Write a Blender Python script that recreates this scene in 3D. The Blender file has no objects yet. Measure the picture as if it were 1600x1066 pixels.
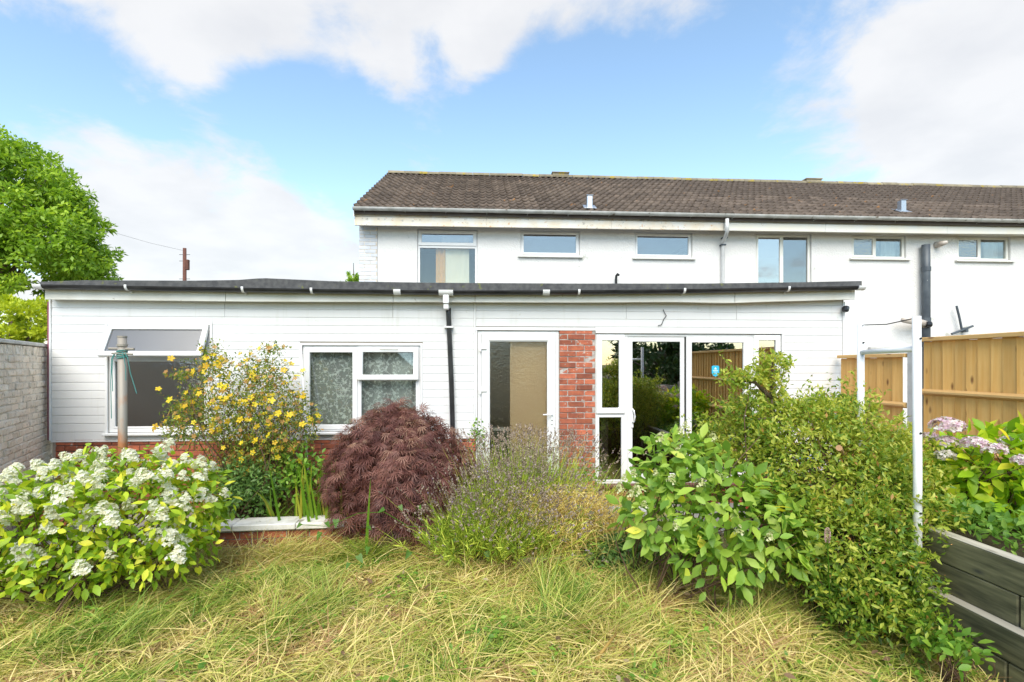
import bpy, bmesh, math, random
import numpy as np
from mathutils import Vector, Matrix

random.seed(7)
rng = np.random.default_rng(11)
scene = bpy.context.scene
col = scene.collection

# ------------------------------------------------------------------ camera
EYE, F, CX, HY = 1.65, 800.0, 800.0, 570.0      # eye height (m); photo pixels: focal length, centre, horizon
cam_d = bpy.data.cameras.new('camera')
cam = bpy.data.objects.new('camera', cam_d)
col.objects.link(cam)
cam.location = (0, 0, EYE)
cam.rotation_euler = (math.radians(90), 0, 0)
cam_d.sensor_width = 36.0
cam_d.lens = 18.0
cam_d.shift_y = (HY - 533.0) / 1600.0
cam_d.clip_start = 0.05
cam_d.clip_end = 6000
scene.camera = cam

# ------------------------------------------------------------------ world and sun
SUN_EL, SUN_AZ = math.radians(47), math.radians(184)     # azimuth clockwise from +Y: behind the camera, to the left
world = bpy.data.worlds.new('World')
scene.world = world
world.use_nodes = True
nt = world.node_tree
nt.nodes.clear()


def wn(t, **k):
    n = nt.nodes.new(t)
    for a, b in k.items():
        setattr(n, a, b)
    return n


def wmath(op, a, b=None, c=None, clamp=False):
    n = wn('ShaderNodeMath', operation=op, use_clamp=clamp)
    for i, v in enumerate((a, b, c)):
        if v is None:
            continue
        if isinstance(v, (int, float)):
            n.inputs[i].default_value = v
        else:
            nt.links.new(v, n.inputs[i])
    return n.outputs[0]


out = wn('ShaderNodeOutputWorld')
bg = wn('ShaderNodeBackground')
bg.inputs['Strength'].default_value = 0.15
nt.links.new(bg.outputs[0], out.inputs[0])
sky = wn('ShaderNodeTexSky', sky_type='NISHITA', sun_disc=False)
sky.sun_elevation = SUN_EL
sky.sun_rotation = SUN_AZ
sky.air_density = 1.15
sky.dust_density = 0.3
sky.ozone_density = 2.0
tc = wn('ShaderNodeTexCoord')
sep = wn('ShaderNodeSeparateXYZ')
nt.links.new(tc.outputs['Generated'], sep.inputs[0])
# project the view direction on a cloud layer so the clouds flatten towards the horizon
zz = wmath('ADD', wmath('MAXIMUM', sep.outputs[2], 0.0), 0.22)
cmb = wn('ShaderNodeCombineXYZ')
nt.links.new(wmath('DIVIDE', sep.outputs[0], zz), cmb.inputs[0])
nt.links.new(wmath('DIVIDE', sep.outputs[1], zz), cmb.inputs[1])
cmb.inputs[2].default_value = 3.7
noi = wn('ShaderNodeTexNoise')
noi.inputs['Scale'].default_value = 3.3
noi.inputs['Detail'].default_value = 9
noi.inputs['Roughness'].default_value = 0.60
noi.inputs['Distortion'].default_value = 0.25
nt.links.new(cmb.outputs[0], noi.inputs['Vector'])
dens = wmath('MULTIPLY', wmath('SUBTRACT', noi.outputs[0], 0.57), 1.6)


def skydir(px, py):
    return Vector(((px - CX) / F, 1.0, -(py - HY) / F)).normalized()


# cloud banks of the day: direction, radius in degrees, how much more (or less) cloud stands there
BANKS = [((260, 400), 11, .26), ((380, 390), 10, .28), ((500, 400), 8, .26), ((170, 350), 6, .12), ((60, 420), 12, .22), ((250, 340), 5, .10), ((400, 330), 5, .10), ((330, 240), 7, -.10),
         ((330, 0), 7, .20), ((450, 10), 7, .20), ((560, 20), 7, .22), ((680, 30), 7, .22), ((760, 50), 4, .12), ((830, 0), 7, .22), ((930, -10), 6, .2), ((1030, 20), 5, .24), ((600, -160), 14, .25), ((250, -60), 10, .15),
         ((260, 230), 5, .13), ((320, 160), 3, .13), ((130, 40), 7, .12), ((610, 180), 6, .09), ((690, 205), 6, .10), ((640, 130), 5, -.10), ((540, 130), 5, -.08), ((605, 100), 3, .14), ((90, 250), 5, .1),
         ((1480, 200), 9, .19), ((1580, 90), 9, .21), ((1560, 220), 9, .20), ((1290, 95), 6, .19), ((1380, 240), 7, .14), ((1360, 60), 4, .14), ((1240, 200), 4, .1), ((1700, 150), 12, .25),
         ((500, 240), 8, -.12), ((170, 160), 7, -.12), ((380, 190), 6, -.08), ((1130, 190), 11, -.16), ((920, 190), 11, -.2), ((1190, 10), 7, -.14), ((800, 250), 8, -.14), ((450, 130), 6, -.12), ((60, 150), 5, -.1)]
for (px, py), rad, amt in BANKS:
    d = skydir(px, py)
    vm = wn('ShaderNodeVectorMath', operation='DOT_PRODUCT')
    nt.links.new(tc.outputs['Generated'], vm.inputs[0])
    vm.inputs[1].default_value = d
    mr = wn('ShaderNodeMapRange', interpolation_type='SMOOTHSTEP')
    mr.inputs['From Min'].default_value = math.cos(math.radians(rad * 1.25))
    mr.inputs['From Max'].default_value = 1.0
    mr.inputs['To Min'].default_value = 0.0
    mr.inputs['To Max'].default_value = amt
    nt.links.new(vm.outputs['Value'], mr.inputs['Value'])
    dens = wmath('ADD', dens, mr.outputs[0])
mask = wn('ShaderNodeMapRange', interpolation_type='SMOOTHSTEP')
mask.inputs['From Min'].default_value = -0.10
mask.inputs['From Max'].default_value = 0.33
mask.inputs['To Max'].default_value = 0.90
nt.links.new(dens, mask.inputs['Value'])
# cloud body: white crests, slightly grey-blue thick parts
noi2 = wn('ShaderNodeTexNoise')
noi2.inputs['Scale'].default_value = 4.5
noi2.inputs['Detail'].default_value = 6
nt.links.new(cmb.outputs[0], noi2.inputs['Vector'])
cr = wn('ShaderNodeValToRGB')
cr.color_ramp.elements[0].position = 0.34
cr.color_ramp.elements[0].color = (3.45, 3.45, 3.5, 1)
cr.color_ramp.elements[1].position = 0.62
cr.color_ramp.elements[1].color = (3.9, 3.86, 3.84, 1)
nt.links.new(noi2.outputs[0], cr.inputs[0])
gain = wn('ShaderNodeMix', data_type='RGBA', blend_type='MULTIPLY')
gain.inputs[0].default_value = 1.0
nt.links.new(sky.outputs[0], gain.inputs[6])
gain.inputs[7].default_value = (1.22, 1.22, 1.12, 1)
mx = wn('ShaderNodeMix', data_type='RGBA')
nt.links.new(mask.outputs[0], mx.inputs[0])
nt.links.new(gain.outputs[2], mx.inputs[6])
nt.links.new(cr.outputs[0], mx.inputs[7])
nt.links.new(mx.outputs[2], bg.inputs['Color'])

sun_d = bpy.data.lights.new('sun', 'SUN')
sun_d.energy = 3.1
sun_d.angle = math.radians(48)
sun_d.color = (1.0, 0.925, 0.79)
sun = bpy.data.objects.new('sun', sun_d)
col.objects.link(sun)
sdir = Vector((math.sin(SUN_AZ) * math.cos(SUN_EL), math.cos(SUN_AZ) * math.cos(SUN_EL), math.sin(SUN_EL)))
sun.rotation_euler = (-sdir).to_track_quat('-Z', 'Y').to_euler()
sun.location = sdir * 60

vs = scene.view_settings
vs.view_transform = 'Standard'
vs.look = 'None'
vs.gamma = 1.0
vs.use_curve_mapping = False
vs.exposure = 0.75
scene.render.engine = 'CYCLES'
scene.cycles.use_denoising = True
scene.cycles.max_bounces = 8
scene.cycles.transparent_max_bounces = 16
scene.cycles.sample_clamp_indirect = 6.0

# ------------------------------------------------------------------ helpers


def W(px, py, Y):
    """photo pixel at a depth -> world point"""
    return Vector(((px - CX) / F * Y, Y, EYE - (py - HY) / F * Y))


ANG = math.atan(0.065)
CA, SA = math.cos(ANG), math.sin(ANG)


class Face:
    """a vertical plane d metres ahead, turned with the terrace; u along it, v into it"""
    def __init__(self, d):
        self.d = d

    def u(self, px, v=0.0):
        r = (px - CX) / F
        return (r * (self.d + v * CA) + v * SA) / (CA - r * SA)

    def Y(self, px, v=0.0):
        return self.d + self.u(px, v) * SA + v * CA

    def z(self, px, py, v=0.0):
        return EYE - (py - HY) / F * self.Y(px, v)

    def world(self, u, v, z):
        return Vector((u * CA - v * SA, self.d + u * SA + v * CA, z))

    def rect(self, x0, x1, y0, y1, v=0.0):
        m = (x0 + x1) / 2
        return self.u(x0, v), self.u(x1, v), self.z(m, y1, v), self.z(m, y0, v)


def link(o, parent=None):
    col.objects.link(o)
    if parent is not None:
        o.parent = parent
    return o


def tag(o, label=None, cat=None, group=None, kind=None):
    if label:
        o['label'] = label
    if cat:
        o['category'] = cat
    if group:
        o['group'] = group
    if kind:
        o['kind'] = kind
    return o


def empty(name, loc, rz=0.0):
    o = bpy.data.objects.new(name, None)
    o.location = loc
    o.rotation_euler = (0, 0, rz)
    o.empty_display_size = 0.1
    return link(o)


class MB:
    """collects boxes, rings, tubes; build() links them as one mesh object"""
    def __init__(self):
        self.v, self.f = [], []

    def add(self, vs_, fs):
        n = len(self.v)
        self.v += [tuple(p) for p in vs_]
        self.f += [tuple(i + n for i in f) for f in fs]
        return self

    def box(self, x0, x1, y0, y1, z0, z1):
        return self.add([(x0, y0, z0), (x1, y0, z0), (x1, y1, z0), (x0, y1, z0), (x0, y0, z1), (x1, y0, z1), (x1, y1, z1), (x0, y1, z1)],
                        [(0, 3, 2, 1), (4, 5, 6, 7), (0, 1, 5, 4), (1, 2, 6, 5), (2, 3, 7, 6), (3, 0, 4, 7)])

    def ring(self, x0, x1, z0, z1, w, y0, y1, wb=None, wt=None):
        """rectangular frame in the u-z plane, bar width w, from y0 (front) to y1"""
        wb = w if wb is None else wb
        wt = w if wt is None else wt
        o = [(x0, z0), (x1, z0), (x1, z1), (x0, z1)]
        i = [(x0 + w, z0 + wb), (x1 - w, z0 + wb), (x1 - w, z1 - wt), (x0 + w, z1 - wt)]
        vs_ = [(a, y0, b) for a, b in o] + [(a, y0, b) for a, b in i] + [(a, y1, b) for a, b in o] + [(a, y1, b) for a, b in i]
        fs = []
        for k in range(4):
            n = (k + 1) % 4
            fs += [(k, n, 4 + n, 4 + k), (8 + n, 8 + k, 12 + k, 12 + n), (n, k, 8 + k, 8 + n), (4 + k, 4 + n, 12 + n, 12 + k)]
        return self.add(vs_, fs)

    def tube(self, pts, r, n=8, caps=True):
        pts = [Vector(p) for p in pts]
        rs = r if isinstance(r, (list, tuple)) else [r] * len(pts)
        base = len(self.v)
        up = Vector((0.13, 0.37, 0.92)).normalized()
        for i, p in enumerate(pts):
            t = (pts[min(i + 1, len(pts) - 1)] - pts[max(i - 1, 0)]).normalized()
            a = t.cross(up)
            if a.length < 1e-3:
                a = t.cross(Vector((1, 0, 0)))
            a.normalize()
            b = t.cross(a)
            for k in range(n):
                th = 2 * math.pi * k / n
                self.v.append(tuple(p + (a * math.cos(th) + b * math.sin(th)) * rs[i]))
        for i in range(len(pts) - 1):
            for k in range(n):
                k2 = (k + 1) % n
                self.f.append((base + i * n + k, base + i * n + k2, base + (i + 1) * n + k2, base + (i + 1) * n + k))
        if caps:
            self.f.append(tuple(base + k for k in reversed(range(n))))
            self.f.append(tuple(base + (len(pts) - 1) * n + k for k in range(n)))
        return self

    def sweep(self, profile, path):
        """profile: closed (y,z) polygon, path: list of (x, y, z) offsets"""
        n = len(profile)
        b = len(self.v)
        for (x, y, z) in path:
            for (py, pz) in profile:
                self.v.append((x, y + py, z + pz))
        for i in range(len(path) - 1):
            for k in range(n):
                k2 = (k + 1) % n
                self.f.append((b + i * n + k, b + (i + 1) * n + k, b + (i + 1) * n + k2, b + i * n + k2))
        self.f.append(tuple(b + k for k in range(n)))
        self.f.append(tuple(b + (len(path) - 1) * n + k for k in reversed(range(n))))
        return self

    def mesh(self, name, mat=None, bev=0.0, smooth=False):
        me = bpy.data.meshes.new(name)
        me.from_pydata(self.v, [], self.f)
        bm = bmesh.new()
        bm.from_mesh(me)
        if bev:
            es = [e for e in bm.edges if len(e.link_faces) == 2 and e.calc_face_angle(0) > 0.6]
            bmesh.ops.bevel(bm, geom=es, offset=bev, segments=1, affect='EDGES', clamp_overlap=True)
        bmesh.ops.recalc_face_normals(bm, faces=bm.faces)
        bm.to_mesh(me)
        bm.free()
        if smooth:
            me.polygons.foreach_set('use_smooth', [True] * len(me.polygons))
        if mat:
            me.materials.append(mat)
        return me

    def build(self, name, mat, parent=None, bev=0.0, smooth=False, loc=None):
        o = bpy.data.objects.new(name, self.mesh(name, mat, bev, smooth))
        if loc is not None:
            o.location = loc
        return link(o, parent)


def fast_mesh(name, V, quads=None, tris=None, rnd=None, mat=None, smooth=False):
    me = bpy.data.meshes.new(name)
    V = np.asarray(V, np.float32)
    parts, starts, n = [], [], 0
    for arr, k in ((quads, 4), (tris, 3)):
        if arr is None or len(arr) == 0:
            continue
        arr = np.asarray(arr, np.int32)
        parts.append(arr.ravel())
        starts.append(n + np.arange(len(arr), dtype=np.int32) * k)
        n += arr.size
    loops = np.concatenate(parts)
    st = np.concatenate(starts)
    me.vertices.add(len(V))
    me.vertices.foreach_set('co', V.ravel())
    me.loops.add(len(loops))
    me.loops.foreach_set('vertex_index', loops)
    me.polygons.add(len(st))
    me.polygons.foreach_set('loop_start', st)
    if smooth:
        me.polygons.foreach_set('use_smooth', np.ones(len(st), bool))
    me.update(calc_edges=True)
    if rnd is not None:
        a = me.attributes.new('rnd', 'FLOAT', 'POINT')
        a.data.foreach_set('value', np.asarray(rnd, np.float32).ravel())
    if mat:
        me.materials.append(mat)
    return me


def norm(a):
    return a / np.maximum(np.linalg.norm(a, axis=-1, keepdims=True), 1e-9)


def stamp(T, quads, tris, pos, along, normal, size, rnd):
    """copies of a template (x side, y along, z normal) at many frames, as arrays for fast_mesh"""
    T = np.asarray(T, float)
    A = norm(along)
    Nn = norm(normal - A * np.sum(normal * A, axis=1, keepdims=True))
    S = np.cross(A, Nn)
    s = np.asarray(size).reshape(-1, 1, 1)
    V = pos[:, None, :] + s * (T[None, :, 0:1] * S[:, None, :] + T[None, :, 1:2] * A[:, None, :] + T[None, :, 2:3] * Nn[:, None, :])
    N, k = len(pos), len(T)
    off = (np.arange(N) * k)[:, None, None]
    Q = (np.asarray(quads)[None] + off).reshape(-1, 4) if len(quads) else None
    R = (np.asarray(tris)[None] + off).reshape(-1, 3) if len(tris) else None
    return V.reshape(-1, 3), Q, R, np.repeat(rnd, k)


class Soup:
    """joins several stamps into one mesh"""
    def __init__(self):
        self.V, self.Q, self.R, self.r, self.n = [], [], [], [], 0

    def add(self, V, Q, R, r):
        self.V.append(V)
        self.r.append(r)
        if Q is not None:
            self.Q.append(Q + self.n)
        if R is not None:
            self.R.append(R + self.n)
        self.n += len(V)

    def build(self, name, mat, parent=None, smooth=False, kind='stuff'):
        me = fast_mesh(name, np.concatenate(self.V), np.concatenate(self.Q) if self.Q else None, np.concatenate(self.R) if self.R else None,
                       np.concatenate(self.r), mat, smooth)
        o = bpy.data.objects.new(name, me)
        if kind:
            o['kind'] = kind
        return link(o, parent)


def copies(name, mesh, mats, parent):
    """objects that share one mesh, each with its own matrix"""
    res = []
    for m in mats:
        o = bpy.data.objects.new(name, mesh)
        o.matrix_basis = m
        res.append(link(o, parent))
    return res


# ------------------------------------------------------------------ materials
MAT = {}


class NT:
    def __init__(self, name):
        self.m = bpy.data.materials.new(name)
        self.m.use_nodes = True
        self.t = self.m.node_tree
        self.p = self.t.nodes['Principled BSDF']
        self.out = self.t.nodes['Material Output']

    def n(self, t, **k):
        x = self.t.nodes.new(t)
        for a, b in k.items():
            setattr(x, a, b)
        return x

    def l(self, a, b):
        self.t.links.new(a, b)

    def pos(self, scale=(1, 1, 1), coord='pos'):
        if coord == 'pos':
            s = self.n('ShaderNodeNewGeometry').outputs['Position']
        else:
            s = self.n('ShaderNodeTexCoord').outputs['Object']
        m = self.n('ShaderNodeVectorMath', operation='MULTIPLY')
        self.l(s, m.inputs[0])
        m.inputs[1].default_value = scale
        return m.outputs[0]

    def noise(self, scale, detail=4, rough=.55, vec=None, stretch=(1, 1, 1)):
        x = self.n('ShaderNodeTexNoise')
        x.inputs['Scale'].default_value = scale
        x.inputs['Detail'].default_value = detail
        x.inputs['Roughness'].default_value = rough
        self.l(vec if vec is not None else self.pos(stretch), x.inputs['Vector'])
        return x.outputs[0]

    def ramp(self, fac, stops):
        x = self.n('ShaderNodeValToRGB')
        e = x.color_ramp.elements
        while len(e) > 1:
            e.remove(e[-1])
        e[0].position = stops[0][0]
        e[0].color = (*stops[0][1], 1)
        for p, c in stops[1:]:
            k = e.new(p)
            k.color = (*c, 1)
        self.l(fac, x.inputs[0])
        return x.outputs[0]

    def mix(self, fac, a, b, blend='MIX'):
        x = self.n('ShaderNodeMix', data_type='RGBA', blend_type=blend)
        for i, v in ((0, fac), (6, a), (7, b)):
            if isinstance(v, (int, float)):
                x.inputs[i].default_value = v
            elif isinstance(v, tuple):
                x.inputs[i].default_value = (*v, 1)
            else:
                self.l(v, x.inputs[i])
        return x.outputs[2]

    def math(self, op, a, b, clamp=False):
        x = self.n('ShaderNodeMath', operation=op, use_clamp=clamp)
        for i, v in enumerate((a, b)):
            if isinstance(v, (int, float)):
                x.inputs[i].default_value = v
            else:
                self.l(v, x.inputs[i])
        return x.outputs[0]

    def bump(self, h, strength, dist):
        b = self.n('ShaderNodeBump')
        b.inputs['Strength'].default_value = strength
        b.inputs['Distance'].default_value = dist
        self.l(h, b.inputs['Height'])
        self.l(b.outputs[0], self.p.inputs['Normal'])

    def color(self, c):
        if isinstance(c, tuple):
            self.p.inputs['Base Color'].default_value = (*c, 1)
        else:
            self.l(c, self.p.inputs['Base Color'])

    def objrand(self, c, lo, hi):
        oi = self.n('ShaderNodeObjectInfo')
        v = self.math('ADD', self.math('MULTIPLY', oi.outputs['Random'], hi - lo), lo)
        g = self.n('ShaderNodeCombineColor')
        for i in range(3):
            self.l(v, g.inputs[i])
        return self.mix(1.0, c, g.outputs[0], 'MULTIPLY')


def pmat(name, c1, c2=None, scale=6, rough=.6, bump=0.0, bscale=40, bdist=.004, rand=None, stretch=(1, 1, 1), stops=(.35, .65), metal=0, spots=None, spec=None):
    k = NT(name)
    c = c1 if c2 is None else k.ramp(k.noise(scale, 5, stretch=stretch), [(stops[0], c1), (stops[1], c2)])
    if spots:                                   # (colour, scale, threshold): stains and lichen
        for sc, ss, th in spots:
            f = k.ramp(k.noise(ss, 4), [(th, (0, 0, 0)), (min(th + .06, 1), (1, 1, 1))])
            c = k.mix(f, c, sc)
    if rand:
        if isinstance(c, tuple):
            rgb = k.n('ShaderNodeRGB')
            rgb.outputs[0].default_value = (*c, 1)
            c = rgb.outputs[0]
        c = k.objrand(c, *rand)
    k.color(c)
    k.p.inputs['Roughness'].default_value = rough
    k.p.inputs['Metallic'].default_value = metal
    if spec is not None:
        k.p.inputs['Specular IOR Level'].default_value = spec
    if bump:
        k.bump(k.noise(bscale, 4), bump, bdist)
    MAT[name] = k.m
    return k.m


def leafmat(name, stops, rough=.45, trans=.42, obj=False, tint=1.25, spec=.4):
    k = NT(name)
    if obj:
        f = k.n('ShaderNodeObjectInfo').outputs['Random']
    else:
        f = k.n('ShaderNodeAttribute', attribute_name='rnd').outputs['Fac']
    c = k.ramp(f, stops)
    c = k.mix(k.math('MULTIPLY', k.noise(2.6, 4), .45), c, k.mix(1.0, c, (.55, .62, .6), 'MULTIPLY'))
    k.color(c)
    k.p.inputs['Roughness'].default_value = rough
    k.p.inputs['Specular IOR Level'].default_value = spec
    if trans:
        tr = k.n('ShaderNodeBsdfTranslucent')
        k.l(k.mix(1.0, c, (tint, tint, tint * .6), 'MULTIPLY'), tr.inputs[0])
        mx_ = k.n('ShaderNodeMixShader')
        mx_.inputs[0].default_value = trans
        k.l(k.p.outputs[0], mx_.inputs[1])
        k.l(tr.outputs[0], mx_.inputs[2])
        k.l(mx_.outputs[0], k.out.inputs[0])
    MAT[name] = k.m
    return k.m


def glassmat(name, refl=.14, tint=(.93, .96, .95), rough=0.0, body=None, bodyfac=0.0, bump=None):
    """a window pane: mirror coat over clear (or milky) glass"""
    k = NT(name)
    tr = k.n('ShaderNodeBsdfTransparent')
    tr.inputs[0].default_value = (*tint, 1)
    base = tr.outputs[0]
    if body:
        d = k.n('ShaderNodeBsdfTranslucent')
        d.inputs[0].default_value = (*body, 1)
        m0 = k.n('ShaderNodeMixShader')
        m0.inputs[0].default_value = bodyfac
        k.l(base, m0.inputs[1])
        k.l(d.outputs[0], m0.inputs[2])
        base = m0.outputs[0]
    g = k.n('ShaderNodeBsdfGlossy')
    g.inputs['Roughness'].default_value = rough
    lw = k.n('ShaderNodeLayerWeight')
    lw.inputs['Blend'].default_value = .35
    if bump:
        b = k.n('ShaderNodeBump')
        b.inputs['Strength'].default_value = bump[1]
        b.inputs['Distance'].default_value = .005
        k.l(k.noise(bump[0], 3), b.inputs['Height'])
        k.l(b.outputs[0], g.inputs['Normal'])
    f = k.math('ADD', k.math('MULTIPLY', lw.outputs['Fresnel'], .7), refl, True)
    m = k.n('ShaderNodeMixShader')
    k.l(f, m.inputs[0])
    k.l(base, m.inputs[1])
    k.l(g.outputs[0], m.inputs[2])
    k.l(m.outputs[0], k.out.inputs[0])
    MAT[name] = k.m
    return k.m


pmat('upvc', (.74, .74, .74), (.70, .70, .705), 3, .32)
pmat('upvc_old', (.74, .73, .69), (.66, .65, .60), 2.2, .4)
k = NT('siding')                               # white pvc boards: faint drip streaks, algae specks
c = k.ramp(k.noise(1.4, 5, stretch=(1, 1, .5)), [(.3, (.70, .70, .705)), (.7, (.65, .65, .645))])
st = k.ramp(k.noise(7, 5, .65, stretch=(1, 1, .09)), [(.56, (0, 0, 0)), (.80, (.55, .55, .55))])
c = k.mix(st, c, (.50, .49, .43))
c = k.mix(k.ramp(k.noise(11, 4), [(.68, (0, 0, 0)), (.76, (.6, .6, .6))]), c, (.50, .50, .42))
k.color(k.objrand(c, .95, 1.02))
k.p.inputs['Roughness'].default_value = .42
k.bump(k.noise(5, 2, stretch=(1, 1, .3)), .12, .01)
MAT['siding'] = k.m
pmat('fascia_pvc', (.74, .73, .69), (.62, .60, .53), 2.4, .45, spots=[((.34, .29, .21), 11, .68)])
pmat('trim_dark', (.20, .03, .07), None, rough=.5)
pmat('felt', (.055, .056, .060), (.10, .10, .10), 14, .9, .6, 120, .003, spots=[((.13, .14, .06), 9, .64)])
pmat('gutter_black', (.012, .012, .014), (.03, .03, .032), 5, .3)
pmat('gutter_grey', (.52, .52, .51), (.36, .36, .34), 5, .55, spots=[((.12, .09, .06), 6, .63)])
pmat('gutter_white', (.62, .62, .62), (.52, .52, .52), 6, .4)
pmat('render', (.69, .68, .67), (.63, .62, .605), 1.1, .85, .7, 32, .018, spots=[((.48, .48, .44), 3.2, .68)])
pmat('quoin_paint', (.60, .62, .66), (.50, .52, .56), 5, .7, .5, 60, rand=(.92, 1.06))
pmat('fascia_timber', (.68, .58, .44), (.70, .69, .66), 3.4, .6, .4, 26, .004, spots=[((.58, .36, .20), 15, .63), ((.40, .37, .33), 12, .62)], rand=(.92, 1.05))
pmat('fascia_cream', (.72, .68, .58), (.70, .69, .66), 3.0, .55, .3, 26, .003, spots=[((.45, .38, .28), 6, .68)], rand=(.96, 1.03))
pmat('brick_red', (.44, .125, .06), (.30, .085, .05), 14, .85, .6, 90, .003, rand=(.55, 1.25), spots=[((.42, .36, .32), 22, .63), ((.12, .07, .05), 13, .66)])
pmat('mortar', (.48, .44, .41), (.26, .23, .21), 20, .95, .6, 120)
pmat('mortar_dark', (.20, .18, .16), (.13, .12, .10), 20, .95, .6, 120)
k = NT('brick_paint')                          # limewash flaking off old stock brick
c = k.ramp(k.noise(7, 6, .62), [(.30, (.95, .86, .74)), (.62, (.90, .75, .60))])
c = k.mix(k.ramp(k.noise(22, 5, .65), [(.54, (0, 0, 0)), (.68, (.85, .85, .85))]), c, (.50, .41, .32))
c = k.mix(k.ramp(k.noise(3.1, 5, .6), [(.58, (0, 0, 0)), (.74, (.5, .5, .5))]), c, (.56, .48, .40))
c = k.mix(k.ramp(k.noise(8.7, 4), [(.70, (0, 0, 0)), (.74, (1, 1, 1))]), c, (.40, .17, .10))
k.color(k.objrand(c, .86, 1.05))
k.p.inputs['Roughness'].default_value = .88
k.bump(k.noise(38, 5, .65), 1.0, .010)
MAT['brick_paint'] = k.m
pmat('mortar_paint', (.80, .72, .62), (.50, .44, .37), 7, .9, .6, 90)
pmat('coping_white', (.72, .70, .66), (.52, .50, .45), 7, .7, .5, 60, spots=[((.26, .24, .18), 8, .64)], rand=(.9, 1.05))
pmat('roof_tile', (.074, .054, .042), (.125, .096, .076), 6, .9, .6, 70, .004, rand=(.72, 1.25), spots=[((.26, .13, .05), 5.5, .66), ((.42, .40, .36), 9, .745)])
pmat('ridge_tile', (.20, .17, .12), (.28, .24, .16), 6, .9, .6, 60, .004, rand=(.8, 1.15), spots=[((.33, .25, .05), 4, .56)])
pmat('vent_metal', (.45, .48, .52), None, rough=.35, metal=.7)
pmat('pipe_slate', (.05, .062, .078), (.08, .095, .11), 6, .5, spots=[((.6, .6, .6), 11, .72)])
pmat('pipe_clay', (.42, .34, .28), (.60, .56, .52), 9, .7)
pmat('black_plastic', (.010, .010, .012), None, rough=.35)
pmat('lens_glass', (.05, .06, .08), None, rough=.05)
pmat('handle_white', (.8, .8, .8), None, rough=.25)
pmat('rubber', (.02, .02, .02), None, rough=.6)
pmat('room_wall', (.42, .36, .30), (.36, .31, .26), 2, .9)
pmat('room_light', (.42, .42, .40), None, rough=.9)
pmat('room_floor', (.30, .13, .06), (.20, .085, .04), 4, .5, stretch=(.4, 6, 1))
pmat('beige_panel', (.82, .60, .36), (.76, .54, .32), 2, .8)
pmat('orange_curtain', (.80, .42, .12), (.70, .36, .10), 5, .9)
pmat('cream_blind', (.92, .80, .62), None, rough=.9)
pmat('white_drape', (.80, .80, .78), None, rough=.9)
pmat('bin_green', (.02, .045, .04), None, rough=.4)
pmat('sticker_blue', (.03, .42, .66), None, rough=.3)
pmat('sticker_white', (.85, .85, .85), None, rough=.3)
pmat('soil', (.060, .042, .026), (.11, .085, .045), 9, .95, 1.0, 30, .02)
pmat('slab', (.30, .29, .26), (.22, .21, .19), 5, .9, .6, 60, .004, rand=(.85, 1.12))
pmat('metal_post', (.30, .27, .23), (.36, .14, .05), 5, .6, .4, 60, .002, metal=.25, stops=(.50, .70), stretch=(1, 1, .6))
pmat('white_pole', (.78, .78, .78), (.68, .68, .68), 6, .4, spots=[((.30, .18, .10), 22, .72)])
pmat('twine', (.06, .22, .20), None, rough=.8)
pmat('wire', (.03, .03, .03), None, rough=.6)
pmat('concrete', (.55, .54, .52), (.46, .45, .43), 8, .9, .5, 60)
pmat('bark', (.10, .072, .048), (.17, .13, .09), 16, .9, .8, 50, .01, stretch=(1, 1, .25))
pmat('bark_twig', (.13, .075, .04), (.09, .05, .03), 12, .85)
pmat('pole_wood', (.14, .055, .035), (.10, .04, .03), 6, .85)
pmat('house_brick_far', (.22, .10, .07), (.18, .08, .055), 6, .9)
pmat('roof_far', (.07, .055, .05), (.10, .08, .07), 4, .9)
pmat('berry', (.60, .26, .04), None, rough=.4)
pmat('plastic_red', (.70, .09, .04), None, rough=.4)
pmat('plastic_white', (.80, .76, .74), None, rough=.4)
pmat('plastic_blue', (.08, .24, .45), None, rough=.4)
pmat('bark_log', (.42, .24, .12), None, rough=.8)


def woodmat(name, stops, rand, axis='z', rough=.75, knots=True, kcol=(.20, .075, .02), bump=.25):
    k = NT(name)
    v = k.pos({'z': (1, 1, .06), 'y': (1, .06, 1), 'x': (.06, 1, 1)}[axis])
    oi = k.n('ShaderNodeObjectInfo')
    off = k.n('ShaderNodeVectorMath', operation='ADD')
    k.l(v, off.inputs[0])
    sc = k.n('ShaderNodeVectorMath', operation='SCALE')
    sc.inputs[0].default_value = (13, 7, 3)
    k.l(oi.outputs['Random'], sc.inputs['Scale'])
    k.l(sc.outputs[0], off.inputs[1])
    g = k.noise(26, 5, .6, off.outputs[0])
    c = k.ramp(g, stops)
    if knots:
        vo = k.n('ShaderNodeTexVoronoi')
        vo.inputs['Scale'].default_value = 3.2
        v2 = k.pos({'z': (2.6, 2.6, 1), 'y': (2.6, 1, 2.6), 'x': (1, 2.6, 2.6)}[axis])
        o2 = k.n('ShaderNodeVectorMath', operation='ADD')
        k.l(v2, o2.inputs[0])
        k.l(sc.outputs[0], o2.inputs[1])
        k.l(o2.outputs[0], vo.inputs['Vector'])
        f = k.ramp(vo.outputs['Distance'], [(.05, (1, 1, 1)), (.17, (0, 0, 0))])
        c = k.mix(f, c, kcol)
    c = k.mix(k.math('MULTIPLY', k.noise(2.3, 3), .4), c, tuple(x * .62 for x in stops[0][1]))
    k.color(k.objrand(c, *rand))
    k.p.inputs['Roughness'].default_value = rough
    k.bump(g, bump, .003)
    MAT[name] = k.m


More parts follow.
